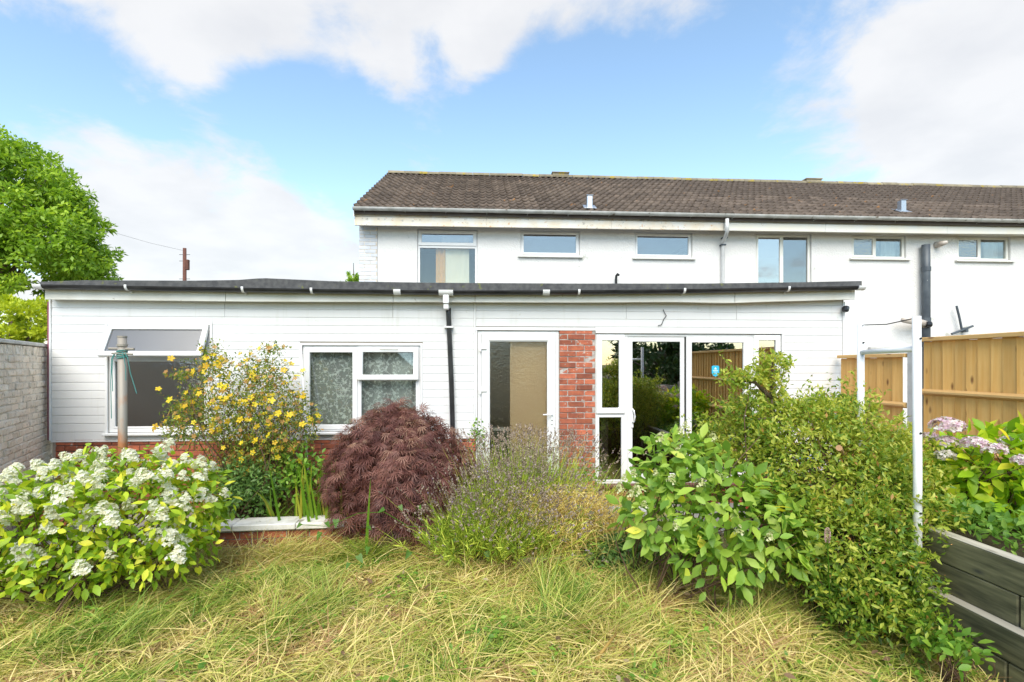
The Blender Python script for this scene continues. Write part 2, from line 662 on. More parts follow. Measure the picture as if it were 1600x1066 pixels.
woodmat('fence_wood', [(.3, (.80, .41, .10)), (.7, (.95, .58, .20))], (.76, 1.06))
woodmat('fence_rail', [(.3, (.66, .38, .13)), (.7, (.84, .54, .22))], (.9, 1.1), axis='y')
woodmat('old_fence', [(.3, (.20, .19, .16)), (.7, (.30, .28, .24))], (.85, 1.1), axis='y', knots=False)
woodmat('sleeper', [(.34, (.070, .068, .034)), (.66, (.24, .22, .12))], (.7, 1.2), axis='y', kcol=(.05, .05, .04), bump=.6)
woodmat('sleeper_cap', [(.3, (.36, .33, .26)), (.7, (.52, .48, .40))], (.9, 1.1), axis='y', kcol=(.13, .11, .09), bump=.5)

glassmat('glass', .06)
glassmat('glass_garden', .40, (.80, .76, .70))
glassmat('glass_sky', .21, (.7, .72, .72))
glassmat('glass_obscure', .30, (.35, .36, .35), .07, (.20, .21, .21), .45, (26, 1.0))
glassmat('glass_door', .07, (.95, .95, .92), .10, (.35, .34, .31), .10, (30, .6))
glassmat('glass_frost', .10, (.22, .24, .27), .3, (.36, .41, .50), .6)

# floral lace: white sprigs on open grey net
k = NT('lace')
v = k.pos((1, 1, 1), 'obj')
vo = k.n('ShaderNodeTexVoronoi', feature='F1')
vo.inputs['Scale'].default_value = 13
wv = k.n('ShaderNodeVectorMath', operation='ADD')
nz = k.n('ShaderNodeTexNoise')
nz.inputs['Scale'].default_value = 14
k.l(v, nz.inputs['Vector'])
s_ = k.n('ShaderNodeVectorMath', operation='SCALE')
s_.inputs['Scale'].default_value = .10
k.l(nz.outputs['Color'], s_.inputs[0])
k.l(v, wv.inputs[0])
k.l(s_.outputs[0], wv.inputs[1])
k.l(wv.outputs[0], vo.inputs['Vector'])
flower = k.ramp(k.noise(24, 3, .5, v), [(.55, (0, 0, 0)), (.60, (1, 1, 1))])
vo2 = k.n('ShaderNodeTexVoronoi', feature='DISTANCE_TO_EDGE')
vo2.inputs['Scale'].default_value = 7
k.l(wv.outputs[0], vo2.inputs['Vector'])
vine = k.ramp(vo2.outputs['Distance'], [(.012, (.8, .8, .8)), (.035, (0, 0, 0))])
f = k.mix(1.0, flower, vine, 'LIGHTEN')
d = k.n('ShaderNodeBsdfDiffuse')
d.inputs[0].default_value = (.85, .85, .80, 1)
t = k.n('ShaderNodeBsdfTransparent')
t.inputs[0].default_value = (.85, .88, .85, 1)
m = k.n('ShaderNodeMixShader')
k.l(k.math('ADD', k.math('MULTIPLY', f, .52), .44), m.inputs[0])
k.l(t.outputs[0], m.inputs[1])
k.l(d.outputs[0], m.inputs[2])
k.l(m.outputs[0], k.out.inputs[0])
MAT['lace'] = k.m

# ------------------------------------------------------------------ ground
def lawn_z(x, y):
    """gentle unevenness of the lawn"""
    return -0.27 + .025 * np.sin(1.7 * x + .6) * np.cos(1.3 * y + 1.1) + .012 * np.sin(4.1 * x + 2.3 * y)


def grid_axis(lo, hi, step, far):
    a = np.arange(lo, hi + 1e-6, step)
    return np.concatenate([[-far, -far / 8, -60, -20], a, [20, 60, far / 8, far]])


gx = grid_axis(-8, 8, .2, 3500.)
gy = grid_axis(-9.9, 6.9, .2, 3500.)
XX, YY = np.meshgrid(gx, gy, indexing='ij')
near = (np.abs(XX) < 9) & (YY > -10) & (YY < 7)
ZZ = np.where(near, lawn_z(XX, YY), -0.27)
nx, ny = XX.shape
ii, jj = np.meshgrid(np.arange(nx - 1), np.arange(ny - 1), indexing='ij')
b0 = (ii * ny + jj).ravel()
quads = np.stack([b0, b0 + ny, b0 + ny + 1, b0 + 1], 1)
k = NT('thatch')
c = k.ramp(k.noise(5, 6), [(.3, (.05, .04, .018)), (.55, (.12, .095, .04)), (.75, (.24, .18, .085))])
k.color(c)
k.p.inputs['Roughness'].default_value = .95
k.bump(k.noise(45, 5), .9, .03)
MAT['thatch'] = k.m
ground = bpy.data.objects.new('ground', fast_mesh('ground', np.stack([XX, YY, ZZ], -1).reshape(-1, 3), quads, None, None, k.m, True))
link(ground)
ground['kind'] = 'structure'

# ------------------------------------------------------------------ shared building pieces
E = Face(6.8)      # the garden-room extension
M = Face(10.4)     # the terrace behind it


def brick_mesh(name, mat, L=.215, H=.065, D=.05, bev=.004, jit=.0015):
    bm_ = MB().box(0, L, 0, D, 0, H)
    me = bm_.mesh(name, mat, bev)
    for v_ in me.vertices:
        v_.co += Vector((random.uniform(-jit, jit), random.uniform(-jit, jit), random.uniform(-jit, jit)))
    return me


def brickwork(parent, meshes, u0, u1, z0, z1, v, name='brick', L=.215, H=.065, joint=.010, start=0, jit=.003):
    """a face of bricks in stretcher bond, each an object; front at v"""
    n = 0
    rows = int(round((z1 - z0) / (H + joint)))
    for r in range(rows):
        z = z0 + r * (H + joint)
        x = u0 - (0 if (r + start) % 2 == 0 else (L + joint) / 2)
        while x < u1 - .02:
            a, b = max(x, u0), min(x + L, u1)
            if b - a > .03:
                o = bpy.data.objects.new(name, random.choice(meshes))
                o.location = (a, v + random.uniform(-jit, jit), z + random.uniform(-.001, .001))
                o.scale = ((b - a) / L, 1, 1)
                link(o, parent)
                n += 1
            x += L + joint
    return n


def wall_mesh(u0, u1, z0, z1, holes, v0, v1):
    """a wall slab with real openings"""
    us = sorted({u0, u1, *[h[0] for h in holes], *[h[1] for h in holes]})
    zs = sorted({z0, z1, *[h[2] for h in holes], *[h[3] for h in holes]})
    us = [x for x in us if u0 <= x <= u1]
    zs = [x for x in zs if z0 <= x <= z1]

    def solid(i, j):
        if i < 0 or j < 0 or i >= len(us) - 1 or j >= len(zs) - 1:
            return False
        cu, cz = (us[i] + us[i + 1]) / 2, (zs[j] + zs[j + 1]) / 2
        return not any(h[0] < cu < h[1] and h[2] < cz < h[3] for h in holes)
    b = MB()
    for i in range(len(us) - 1):
        for j in range(len(zs) - 1):
            if not solid(i, j):
                continue
            a, c_, d_, e = us[i], us[i + 1], zs[j], zs[j + 1]
            b.add([(a, v0, d_), (c_, v0, d_), (c_, v0, e), (a, v0, e)], [(0, 1, 2, 3)])
            b.add([(a, v1, d_), (c_, v1, d_), (c_, v1, e), (a, v1, e)], [(3, 2, 1, 0)])
            if not solid(i - 1, j):
                b.add([(a, v0, d_), (a, v1, d_), (a, v1, e), (a, v0, e)], [(3, 2, 1, 0)])
            if not solid(i + 1, j):
                b.add([(c_, v0, d_), (c_, v1, d_), (c_, v1, e), (c_, v0, e)], [(0, 1, 2, 3)])
            if not solid(i, j - 1):
                b.add([(a, v0, d_), (c_, v0, d_), (c_, v1, d_), (a, v1, d_)], [(3, 2, 1, 0)])
            if not solid(i, j + 1):
                b.add([(a, v0, e), (c_, v0, e), (c_, v1, e), (a, v1, e)], [(0, 1, 2, 3)])
    return b


def plain(b, name, mat, parent):
    """build without recalculating normals"""
    me = bpy.data.meshes.new(name)
    me.from_pydata(b.v, [], b.f)
    me.materials.append(MAT[mat])
    return link(bpy.data.objects.new(name, me), parent)


def pane(parent, u0, u1, z0, z1, v, mat, name='pane'):
    return MB().box(u0, u1, v, v + .004, z0, z1).build(name, MAT[mat], parent)


def curtain(parent, u0, u1, z0, z1, v, mat, amp=.02, waves=14, name='curtain', seed=0):
    n = max(12, int((u1 - u0) / .012))
    xs = np.linspace(u0, u1, n)
    ph = np.linspace(0, waves * 2 * math.pi * (u1 - u0), n)
    ys = v + amp * np.sin(ph + .7 * np.sin(ph * .31 + seed))
    V = np.concatenate([np.stack([xs, ys, np.full(n, z0)], 1), np.stack([xs, ys, np.full(n, z1)], 1)])
    q = np.array([[i, i + 1, n + i + 1, n + i] for i in range(n - 1)])
    return link(bpy.data.objects.new(name, fast_mesh(name, V, q, None, None, MAT[mat], True)), parent)


# ------------------------------------------------------------------ the extension
ext = empty('house_extension', (0, 6.8, 0), ANG)
tag(ext, 'long low white clad flat roofed extension across the back of the house', 'extension')
ZB = .70                                # foot of the cladding on its brick plinth
EL, ER = E.u(82), E.u(1318)
ZT = 2.56
w1 = E.rect(170, 329, 508, 678)         # openings: u0, u1, z0, z1
w2 = E.rect(473, 657, 540, 676)
dr = (E.u(746), E.u(873.5), .03, E.z(810, 517))
pt = (E.u(930), E.u(1220), .05, E.z(1075, 522))
pier = (dr[1], pt[0])
plain(wall_mesh(EL, ER, -.27, ZT, [w1, w2, dr, pt], .0, .14), 'wall', 'room_wall', ext)
# side walls, ceiling, floor: the closed room behind the glass
MB().box(EL, EL + .14, .141, 3.5, -.27, ZT).build('side_wall', MAT['upvc_old'], ext)
MB().box(ER - .14, ER, .141, 3.5, -.27, ZT).build('side_wall', MAT['siding'], ext)
MB().box(EL + .141, ER - .141, .141, 3.5, -.27, .0).build('floor', MAT['room_floor'], ext)
MB().box(EL + .141, ER - .141, 3.40, 3.5, .001, 2.5).build('rear_wall', MAT['room_wall'], ext)
for px in (400, 742, 900):
    x = E.u(px, .2)
    MB().box(x - .04, x + .04, .15, 3.39, .001, 2.5).build('partition', MAT['room_wall'], ext)

# cladding boards
PITCH = .104


def board_mesh(a, b, z, h=PITCH):
    prof = [(.0, 0), (-.014, .001), (-.0155, .006), (-.0125, h - .009), (-.0105, h - .004), (-.010, h - .0005), (.0, h - .0005)]
    return MB().sweep(prof, [(a, -.001, z), (b, -.001, z)])


rows = int(round((2.485 - ZB) / PITCH)) + 1
topz = ZB + rows * PITCH
TRIM_R = E.u(742)
spans_left = [EL, E.u(352), E.u(614), TRIM_R - .012]
spans_right = [TRIM_R + .012, E.u(978), E.u(1150), ER - .03]
JOINT = .002


def clad(spans, holes, zlo):
    """boards cut round the openings: holes are (u0, u1, z0, z1) with their trims"""
    for r in range(rows):
        z = ZB + r * PITCH
        inner = list(spans[1:-1]) if z > 2.2 else []
        pts = [spans[0]] + inner + [spans[-1]]
        for a, b in zip(pts[:-1], pts[1:]):
            edges = sorted({a, b, *[e for h in holes for e in h[:2] if a < e < b]})
            runs = []
            for p, q in zip(edges[:-1], edges[1:]):
                lo, hi = z, z + PITCH
                for h in holes:
                    if h[0] - .001 < (p + q) / 2 < h[1] + .001:
                        if h[2] <= lo and h[3] >= hi:
                            lo = hi
                        elif h[2] <= lo < h[3]:
                            lo = h[3]
                        elif h[2] < hi <= h[3]:
                            hi = h[2]
                if hi - lo < .018:
                    continue
                if runs and abs(runs[-1][1] - p) < 1e-6 and runs[-1][2:] == (lo, hi):
                    runs[-1] = (runs[-1][0], q, lo, hi)
                else:
                    runs.append((p, q, lo, hi))
            for p, q, lo, hi in runs:
                if q - p > .02:
                    board_mesh(p + (JOINT if p == a else .0005), q - (JOINT if q == b else .0005), lo, hi - lo).build('cladding_board', MAT['siding'], ext)


clad(spans_left, [(h[0] - .033, h[1] + .033, h[2] - .031, h[3] + .031) for h in (w1, w2)], ZB)
clad(spans_right, [(TRIM_R - .1, pier[1], -1, dr[3] + .047), (pier[1], pt[1] + .031, -1, pt[3] + .033)], ZB)
zz0 = ZB - PITCH
while zz0 > -.2:                                        # the right end is clad to the ground
    board_mesh(pt[1] + .03, ER - .03, zz0).build('cladding_board', MAT['siding'], ext)
    zz0 -= PITCH
# trims
MB().box(EL - .022, EL, -.03, .02, ZB, 2.50).build('corner_trim', MAT['upvc'], ext, .003)
MB().box(ER - .029, ER + .004, -.03, .02, -.25, 2.52).build('corner_trim', MAT['upvc'], ext, .003)
MB().box(EL - .06, EL - .023, -.005, .10, .7, 2.44).build('side_trim', MAT['trim_dark'], ext, .003)
MB().box(TRIM_R - .011, TRIM_R + .011, -.026, -.002, ZB, 2.50).build('joint_trim', MAT['upvc'], ext, .002)
MB().box(EL, TRIM_R - .012, -.028, -.001, ZB - .022, ZB - .001).build('starter_trim', MAT['upvc'], ext, .003)
MB().box(TRIM_R + .013, pier[1] - .002, -.028, -.001, dr[3] + .004, dr[3] + .046).build('head_trim', MAT['upvc'], ext, .003)
MB().box(pier[1], pt[1] + .03, -.030, -.001, pt[3] + .003, pt[3] + .032).build('head_trim', MAT['upvc'], ext, .003)
for h in (w1, w2):
    MB().ring(h[0] - .032, h[1] + .032, h[2] - .03, h[3] + .03, .031, -.028, -.001).build('window_surround', MAT['upvc'], ext, .003)
MB().box(pt[1] + .001, pt[1] + .028, -.028, -.001, .0, pt[3]).build('window_surround', MAT['upvc'], ext, .003)
MB().box(TRIM_R + .013, dr[0] - .001, -.026, -.001, .02, dr[3] + .002).build('window_surround', MAT['upvc'], ext, .003)

# brick plinth and pier
bricks = [brick_mesh('brick_red_%s' % s, MAT['brick_red']) for s in 'abcd']
MB().box(EL + .05, TRIM_R + .01, -.004, -.001, -.26, ZB - .03).build('mortar', MAT['mortar_dark'], ext)
brickwork(ext, bricks, EL + .05, TRIM_R + .01, -.262, ZB - .02, -.018)
MB().box(pier[0] + .008, pier[1] - .008, -.0165, -.001, -.26, dr[3]).build('mortar', MAT['mortar'], ext)
brickwork(ext, bricks, pier[0] + .006, pier[1] - .006, -.262, dr[3] + .002, -.022, start=1, jit=.005)
MB().box(pt[0] + .002, pt[1], -.006, -.001, -.26, .01).build('mortar', MAT['mortar_dark'], ext)
brickwork(ext, bricks, pt[0] + .004, pt[1], -.262, .02, -.020)
MB().box(pt[0] - .03, pt[1] + .02, -.11, -.001, .012, .046).build('door_sill', MAT['pole_wood'], ext, .004)
MB().box(dr[0] - .02, dr[1] + .02, -.10, -.001, -.03, .028).build('door_sill', MAT['upvc_old'], ext, .004)

# --- left window: top sash pushed open
wf = MB().ring(w1[0] + .003, w1[1] - .003, w1[2] + .02, w1[3] - .003, .055, .0, .06)
ztr = E.z(250, 559)
wf.box(w1[0] + .058, w1[1] - .058, .002, .058, ztr - .03, ztr + .03)
win = wf.build('window', MAT['upvc'], ext, .004)
MB().box(w1[0] - .03, w1[1] + .03, -.09, .0, w1[2] - .012, w1[2] + .018).build('sill', MAT['upvc'], win, .006)
bz = MB().ring(w1[0] + .055, w1[1] - .055, w1[2] + .072, ztr - .027, .022, -.006, .03)
bz.build('glazing_bead', MAT['upvc'], win, .004)
pane(win, w1[0] + .07, w1[1] - .07, w1[2] + .085, ztr - .04, .018, 'glass_obscure')
sw, sh = (w1[1] - w1[0]) - .02, w1[3] - ztr + .02
sash = MB().ring(-sw / 2, sw / 2, -sh, 0, .062, -.03, .02).build('sash', MAT['upvc'], win, .006)
sash.location = ((w1[0] + w1[1]) / 2, -.006, w1[3] - .012)
sash.rotation_euler = (math.radians(-26), 0, 0)
p_ = pane(win, -sw / 2 + .055, sw / 2 - .055, -sh + .055, -.055, -.008, 'glass_frost')
p_.location = sash.location
p_.rotation_euler = sash.rotation_euler
stay = MB().box(w1[1] - .085, w1[1] - .075, -.14, .02, ztr + .05, ztr + .06).build('window_stay', MAT['vent_metal'], win)

# --- bedroom window with lace
wf = MB().ring(w2[0] + .003, w2[1] - .003, w2[2] + .018, w2[3] - .003, .042, .0, .06)
um = E.u(559)
wf.box(um - .028, um + .028, .002, .058, w2[2] + .06, w2[3] - .045)
zt2 = E.z(606, 589)
wf.box(um + .028, w2[1] - .045, .003, .057, zt2 - .03, zt2 + .012)
win = wf.build('window', MAT['upvc'], ext, .004)
MB().box(w2[0] - .01, w2[1] + .02, -.10, .0, w2[2] - .014, w2[2] + .016).build('sill', MAT['upvc'], win, .006)
MB().ring(w2[0] + .03, um - .004, w2[2] + .045, w2[3] - .03, .062, -.016, .03).build('sash', MAT['upvc'], win, .006)
pane(win, w2[0] + .085, um - .06, w2[2] + .10, w2[3] - .085, .008, 'glass')
MB().ring(um + .02, w2[1] - .035, w2[2] + .055, zt2 - .022, .026, -.004, .03).build('glazing_bead', MAT['upvc'], win, .004)
pane(win, um + .04, w2[1] - .055, w2[2] + .075, zt2 - .04, .018, 'glass')
sw, sh = w2[1] - um - .025, w2[3] - zt2 + .02
sash = MB().ring(-sw / 2, sw / 2, -sh, 0, .068, -.035, .02).build('sash', MAT['upvc'], win, .007)
sash.location = ((um + .004 + w2[1] - .02) / 2, -.004, w2[3] - .022)
sash.rotation_euler = (math.radians(-4), 0, 0)
p_ = pane(win, -sw / 2 + .06, sw / 2 - .06, -sh + .06, -.06, -.005, 'glass')
p_.location, p_.rotation_euler = sash.location, sash.rotation_euler
tv = MB().box(-.11, .13, -.049, -.036, -.036, -.020).build('trickle_vent', MAT['fascia_pvc'], win, .003)
tv.location, tv.rotation_euler = sash.location, sash.rotation_euler
curtain(win, w2[0] + .02, w2[1] - .03, w2[2] + .02, w2[3] - .02, .13, 'lace', .010, 5, 'net_curtain')
curtain(win, E.u(612, .2), E.u(642, .2), w2[2] + .02, w2[3] - .02, .19, 'white_drape', .022, 17)
curtain(win, E.u(585, .2), E.u(598, .2), w2[2] + .02, w2[3] - .02, .19, 'white_drape', .015, 14)

# --- glazed door
df = MB().ring(dr[0] + .003, dr[1] - .003, dr[2], dr[3] - .003, .045, .0, .07, wb=.03)
door = df.build('door', MAT['upvc'], ext, .004)
L0, L1 = E.u(752), E.u(868)
z0, z1 = dr[2] + .035, dr[3] - .035
MB().ring(L0, L1, z0, z1, .105, -.022, .03, wb=.16, wt=.10).build('door_leaf', MAT['upvc'], door, .008)
MB().ring(L0 + .098, L1 - .098, z0 + .153, z1 - .093, .016, -.012, .02).build('glazing_bead', MAT['upvc'], door, .004)
pane(door, L0 + .107, L1 - .107, z0 + .162, z1 - .102, .005, 'glass_door')
for py in (544, 610, 676):
    z = E.z(752, py)
    hb = MB().box(L0 - .022, L0 + .07, -.040, -.0225, z - .016, z + .016)
    hb.tube([(L0 - .012, -.043, z - .045), (L0 - .012, -.043, z + .045)], .013, 10)
    hb.build('hinge', MAT['handle_white'], door, .002)
hx, hz = E.u(862), E.z(862, 648)
MB().box(hx - .016, hx + .016, -.034, -.0225, hz - .13, hz + .05).build('handle_plate', MAT['handle_white'], door, .006)
MB().tube([(hx, -.034, hz + .008), (hx, -.062, hz + .008), (hx - .02, -.070, hz + .008), (hx - .125, -.068, hz + .004)], .0095, 8).build('handle', MAT['handle_white'], door, 0, True)
MB().tube([(hx, -.0342, hz - .075), (hx, -.0375, hz - .075)], .008, 10).build('keyhole', MAT['rubber'], door)
# what stands just inside the door glass
MB().box(E.u(797, .09), E.u(868, .09), .09, .12, .0, 2.05).build('beige_panel', MAT['beige_panel'], ext, .004)
bn = empty('waste_bin', E.world(E.u(786, .2), .20, .002), ANG)
tag(bn, 'dark green bin standing inside behind the glazed door', 'bin')
MB().box(-.13, .13, .022, .20, 0, .74).build('body', MAT['bin_green'], bn, .02)
MB().box(-.14, .14, .015, .21, .741, .775).build('lid', MAT['upvc_old'], bn, .008)

# --- patio doors and side lights
z0, z1 = pt[2], pt[3] - .003
ua, ub, uc = E.u(977), E.u(1072), E.u(1174)
fr = MB().ring(pt[0] + .002, pt[1] - .002, z0, z1, .035, .0, .09, wb=.03)
for x in (ua, uc):
    fr.box(x - .035, x + .035, .003, .087, z0 + .03, z1 - .035)
zsl = E.z(950, 647)
fr.box(pt[0] + .037, ua - .035, .004, .085, zsl - .025, zsl + .025)
pd = fr.build('patio_door', MAT['upvc'], ext, .004)
MB().ring(pt[0] + .012, ua - .010, zsl + .004, z1 - .012, .078, -.022, .03).build('side_light_sash', MAT['upvc'], pd, .008)
pane(pd, pt[0] + .08, ua - .078, zsl + .072, z1 - .08, .005, 'glass_garden')
MB().ring(pt[0] + .028, ua - .028, z0 + .024, zsl - .02, .026, -.004, .03).build('glazing_bead', MAT['upvc'], pd, .004)
pane(pd, pt[0] + .048, ua - .048, z0 + .045, zsl - .04, .014, 'glass_garden')
MB().ring(ua + .036, ub - .006, z0 + .031, z1 - .036, .068, .012, .045, wb=.09).build('sliding_leaf', MAT['upvc'], pd, .006)
pane(pd, ua + .098, ub - .068, z0 + .115, z1 - .098, .028, 'glass_garden')
MB().ring(ub, uc - .036, z0 + .031, z1 - .036, .078, -.010, .035, wb=.09).build('fixed_leaf', MAT['upvc'], pd, .006)
pane(pd, ub + .072, uc - .108, z0 + .115, z1 - .108, .012, 'glass_garden')
MB().box(ub - .020, ub - .003, -.004, .011, z0 + .04, z1 - .04).build('slide_track', MAT['rubber'], pd)
MB().ring(uc + .030, pt[1] - .008, z0 + .026, z1 - .012, .07, -.018, .03).build('side_light_sash', MAT['upvc'], pd, .008)
pane(pd, uc + .094, pt[1] - .072, z0 + .09, z1 - .076, .008, 'glass_garden')
hx, hz = E.u(988), E.z(988, 650)
MB().box(hx - .016, hx + .016, -.002, .011, hz - .16, hz + .10).build('handle_plate', MAT['handle_white'], pd, .004)
MB().tube([(hx, -.002, hz + .085), (hx + .01, -.045, hz + .075), (hx + .018, -.055, hz), (hx + .01, -.045, hz - .075), (hx, -.002, hz - .085)], .011, 8).build('handle', MAT['handle_white'], pd, 0, True)
# alarm sticker: a blue shield with white mark and lines
sx, sz = E.u(1118.5), E.z(1118.5, 580)
sh_ = [(-.052, .066), (-.026, .076), (0, .072), (.026, .076), (.052, .066), (.052, -.03), (.034, -.060), (0, -.076), (-.034, -.060), (-.052, -.03)]
st = MB().add([(sx + a, .0105, sz + b) for a, b in sh_] + [(sx + a, .0115, sz + b) for a, b in sh_],
              [tuple(range(9, -1, -1)), tuple(range(10, 20))] + [(i, (i + 1) % 10, 10 + (i + 1) % 10, 10 + i) for i in range(10)]).build('sticker', MAT['sticker_blue'], pd)
mk = MB()
mk.add([(sx - .018, .0098, sz + .024), (sx + .018, .0098, sz + .024), (sx, .0098, sz + .054)], [(0, 1, 2)])
for q, (wd, hh) in enumerate(((.036, .006), (.030, .004), (.022, .004))):
    zc = sz + .006 - q * .018
    mk.add([(sx - wd, .0098, zc), (sx + wd, .0098, zc), (sx + wd, .0098, zc + hh), (sx - wd, .0098, zc + hh)], [(0, 1, 2, 3)])
mk.build('sticker_mark', MAT['sticker_white'], pd)
# pale drape caught inside the left side light, dining furniture shapes deep in the room
curtain(pd, E.u(939, .16), E.u(950, .16), .06, zsl - .06, .16, 'white_drape', .02, 16)

# --- roof edge: fascia, soffit, felt, gutter, downpipe


def interp(poly, px):
    return float(np.interp(px, [p[0] for p in poly], [p[1] for p in poly]))


def strip(face, top, bot, v0, v1, name, mat, parent, bev=0.0, step=60, x0=None, x1=None, vz=None):
    """a board along the face whose upper and lower edge follow two pixel polylines"""
    x0 = top[0][0] if x0 is None else x0
    x1 = top[-1][0] if x1 is None else x1
    xs = np.linspace(x0, x1, max(2, int((x1 - x0) / step) + 1))
    b = MB()
    vz = v0 if vz is None else vz
    for x in xs:
        u = face.u(x, vz)
        a, c_ = face.z(x, interp(top, x), vz), face.z(x, interp(bot, x), vz)
        b.v += [(u, v0, c_), (u, v0, a), (u, v1, a), (u, v1, c_)]
    n = len(xs)
    for i in range(n - 1):
        for q in range(4):
            r = (q + 1) % 4
            b.f.append((i * 4 + q, i * 4 + r, i * 4 + 4 + r, i * 4 + 4 + q))
    b.f += [(0, 3, 2, 1), ((n - 1) * 4, (n - 1) * 4 + 1, (n - 1) * 4 + 2, (n - 1) * 4 + 3)]
    return b.build(name, MAT[mat], parent, bev)


fas_top = [(66, 450), (250, 453), (500, 457), (700, 459), (900, 459), (1080, 457), (1240, 454), (1338, 451)]
fas_bot = [(66, 468), (250, 470), (400, 471.5), (600, 472), (900, 473), (1060, 472), (1136, 474), (1190, 472), (1337, 468)]
for a, b in ((70, 352), (352.6, 614), (614.6, 742), (742.6, 1148), (1148.6, 1336)):
    strip(E, fas_top, fas_bot, -.150, -.128, 'fascia_board', 'fascia_pvc', ext, .003, 40, a, b)
strip(E, [(x_, y_ - 3) for x_, y_ in fas_bot], [(x_, y_ - .8) for x_, y_ in fas_bot], -.127, -.018, 'soffit', 'fascia_pvc', ext, 0, 40, 72, 1332, -.15)
felt_top = [(62, 440.5), (130, 438), (300, 438.5), (370, 437.5), (410, 434.5), (445, 436), (520, 439.5), (700, 442), (900, 443), (1100, 443), (1250, 441), (1347, 439)]
felt_bot = [(62, 452), (500, 458), (700, 460), (900, 460), (1100, 458), (1347, 450)]
strip(E, felt_top, felt_bot, -.170, -.152, 'felt_edge', 'felt', ext, .004, 14)
fb = MB()
xs = np.linspace(62, 1347, 50)
for x in xs:                                           # the felt deck, lumpy along its front edge
    zt = E.z(x, interp(felt_top, x), -.17)
    u = E.u(x, -.17)
    fb.v += [(u, -.150, zt - .002), (u, .5, zt - .03), (u, 3.5, zt + .06), (u, 3.5, zt - .1), (u, -.126, zt - .1)]
for i in range(49):
    for q in range(5):
        r = (q + 1) % 5
        fb.f.append((i * 5 + q, i * 5 + r, i * 5 + 5 + r, i * 5 + 5 + q))
fb.f += [(4, 3, 2, 1, 0), tuple(49 * 5 + q for q in range(5))]
fb.build('roof_deck', MAT['felt'], ext)

gut = [(69, 448), (250, 451), (500, 455), (700, 457.5), (900, 457), (1080, 455), (1240, 452), (1338, 450)]
GV = -.225
prof = [(.05 * math.cos(t), -.05 * math.sin(t) + .02) for t in np.linspace(0, math.pi, 9)]
prof += [(.044 * math.cos(t), -.044 * math.sin(t) + .02) for t in np.linspace(math.pi, 0, 9)]
path = []
for x in np.linspace(69, 1338, 36):
    path.append((E.u(x, GV), GV, E.z(x, interp(gut, x), GV)))
gu = MB().sweep(prof, path).build('gutter', MAT['gutter_black'], ext, 0, False)
for x in (200, 381, 488, 904, 1068, 1230):
    c_ = (E.u(x, GV), GV, E.z(x, interp(gut, x), GV))
    pr = [(.056 * math.cos(t), -.056 * math.sin(t) + .02) for t in np.linspace(-.25, math.pi * .8, 9)] + [(.051 * math.cos(t), -.051 * math.sin(t) + .02) for t in np.linspace(math.pi * .8, -.25, 9)]
    bk = MB().sweep([(-a, b) for a, b in pr], [(c_[0] - .014, c_[1], c_[2]), (c_[0] + .014, c_[1], c_[2])])
    bk.box(c_[0] - .011, c_[0] + .011, c_[1] + .045, -.151, c_[2] - .05, c_[2] - .035)
    bk.build('gutter_bracket', MAT['upvc'], gu)
for x, wd in ((621, .044), (853, .044), (697, .09)):
    c_ = (E.u(x, GV), GV, E.z(x, interp(gut, x), GV))
    pr = [(.060 * math.cos(t), -.060 * math.sin(t) + .022) for t in np.linspace(-.1, math.pi + .1, 11)] + [(.0515 * math.cos(t), -.0515 * math.sin(t) + .022) for t in np.linspace(math.pi + .1, -.1, 11)]
    MB().sweep(pr, [(c_[0] - wd, c_[1], c_[2]), (c_[0] + wd, c_[1], c_[2])]).build('gutter_joint', MAT['upvc'], gu)
for x, s in ((62, -1), (1344, 1)):
    c_ = (E.u(x, GV), GV, E.z(x, interp(gut, min(max(x, 69), 1338)), GV))
    pr = [(.057 * math.cos(t), -.057 * math.sin(t) + .022) for t in np.linspace(0, math.pi, 11)]
    MB().sweep(pr, [(c_[0] - .05, c_[1], c_[2]), (c_[0] + .05, c_[1], c_[2])]).build('gutter_end', MAT['upvc'], gu, .003)
dx, dzz = E.u(697, GV), E.z(697, 457.5, GV)
dp = MB().box(dx - .038, dx + .038, GV - .038, GV + .038, dzz - .14, dzz - .03)
dp.box(dx - .032, dx + .032, GV - .02, -.075, dzz - .21, dzz - .141)
dp.build('downpipe_outlet', MAT['upvc'], ext, .008)
bx = E.u(704, -.06)
MB().tube([(dx + .02, -.075, dzz - .18), (dx + .022, -.07, dzz - .26), (bx + .012, -.062, 1.4), (bx + .03, -.062, .72), (bx + .03, -.062, -.2)], .033, 12).build('downpipe', MAT['gutter_black'], ext, 0, True)
zc = E.z(702, 512)
MB().box(dx - .032, dx + .085, -.105, -.022, zc - .012, zc + .012).build('pipe_clip', MAT['upvc'], ext, .004)
# security camera, loose cable
cx, cz = E.u(1318.5, -.05), E.z(1318.5, 484)
cm = empty('security_camera', E.world(cx, -.022, cz), ANG)
tag(cm, 'small black security camera on the clad wall under the eaves', 'camera')
MB().box(-.012, .012, -.025, -.001, -.012, .03).build('bracket', MAT['black_plastic'], cm, .003)
bd = MB().box(-.034, .034, -.105, -.026, -.042, .042).build('body', MAT['black_plastic'], cm, .016)
bd.rotation_euler = (0, math.radians(14), 0)
MB().tube([(0, -.106, .008), (0, -.112, .008)], .016, 14).build('lens', MAT['lens_glass'], cm)
cu = lambda px, py: (E.u(px), -.03, E.z(px, py))
cb = MB().tube([cu(1035, 484), cu(1037, 489), cu(1040, 494), cu(1036, 499), cu(1034, 504), cu(1032, 508), cu(1027, 509)], .005, 6).build('loose_cable', MAT['wire'], ext)

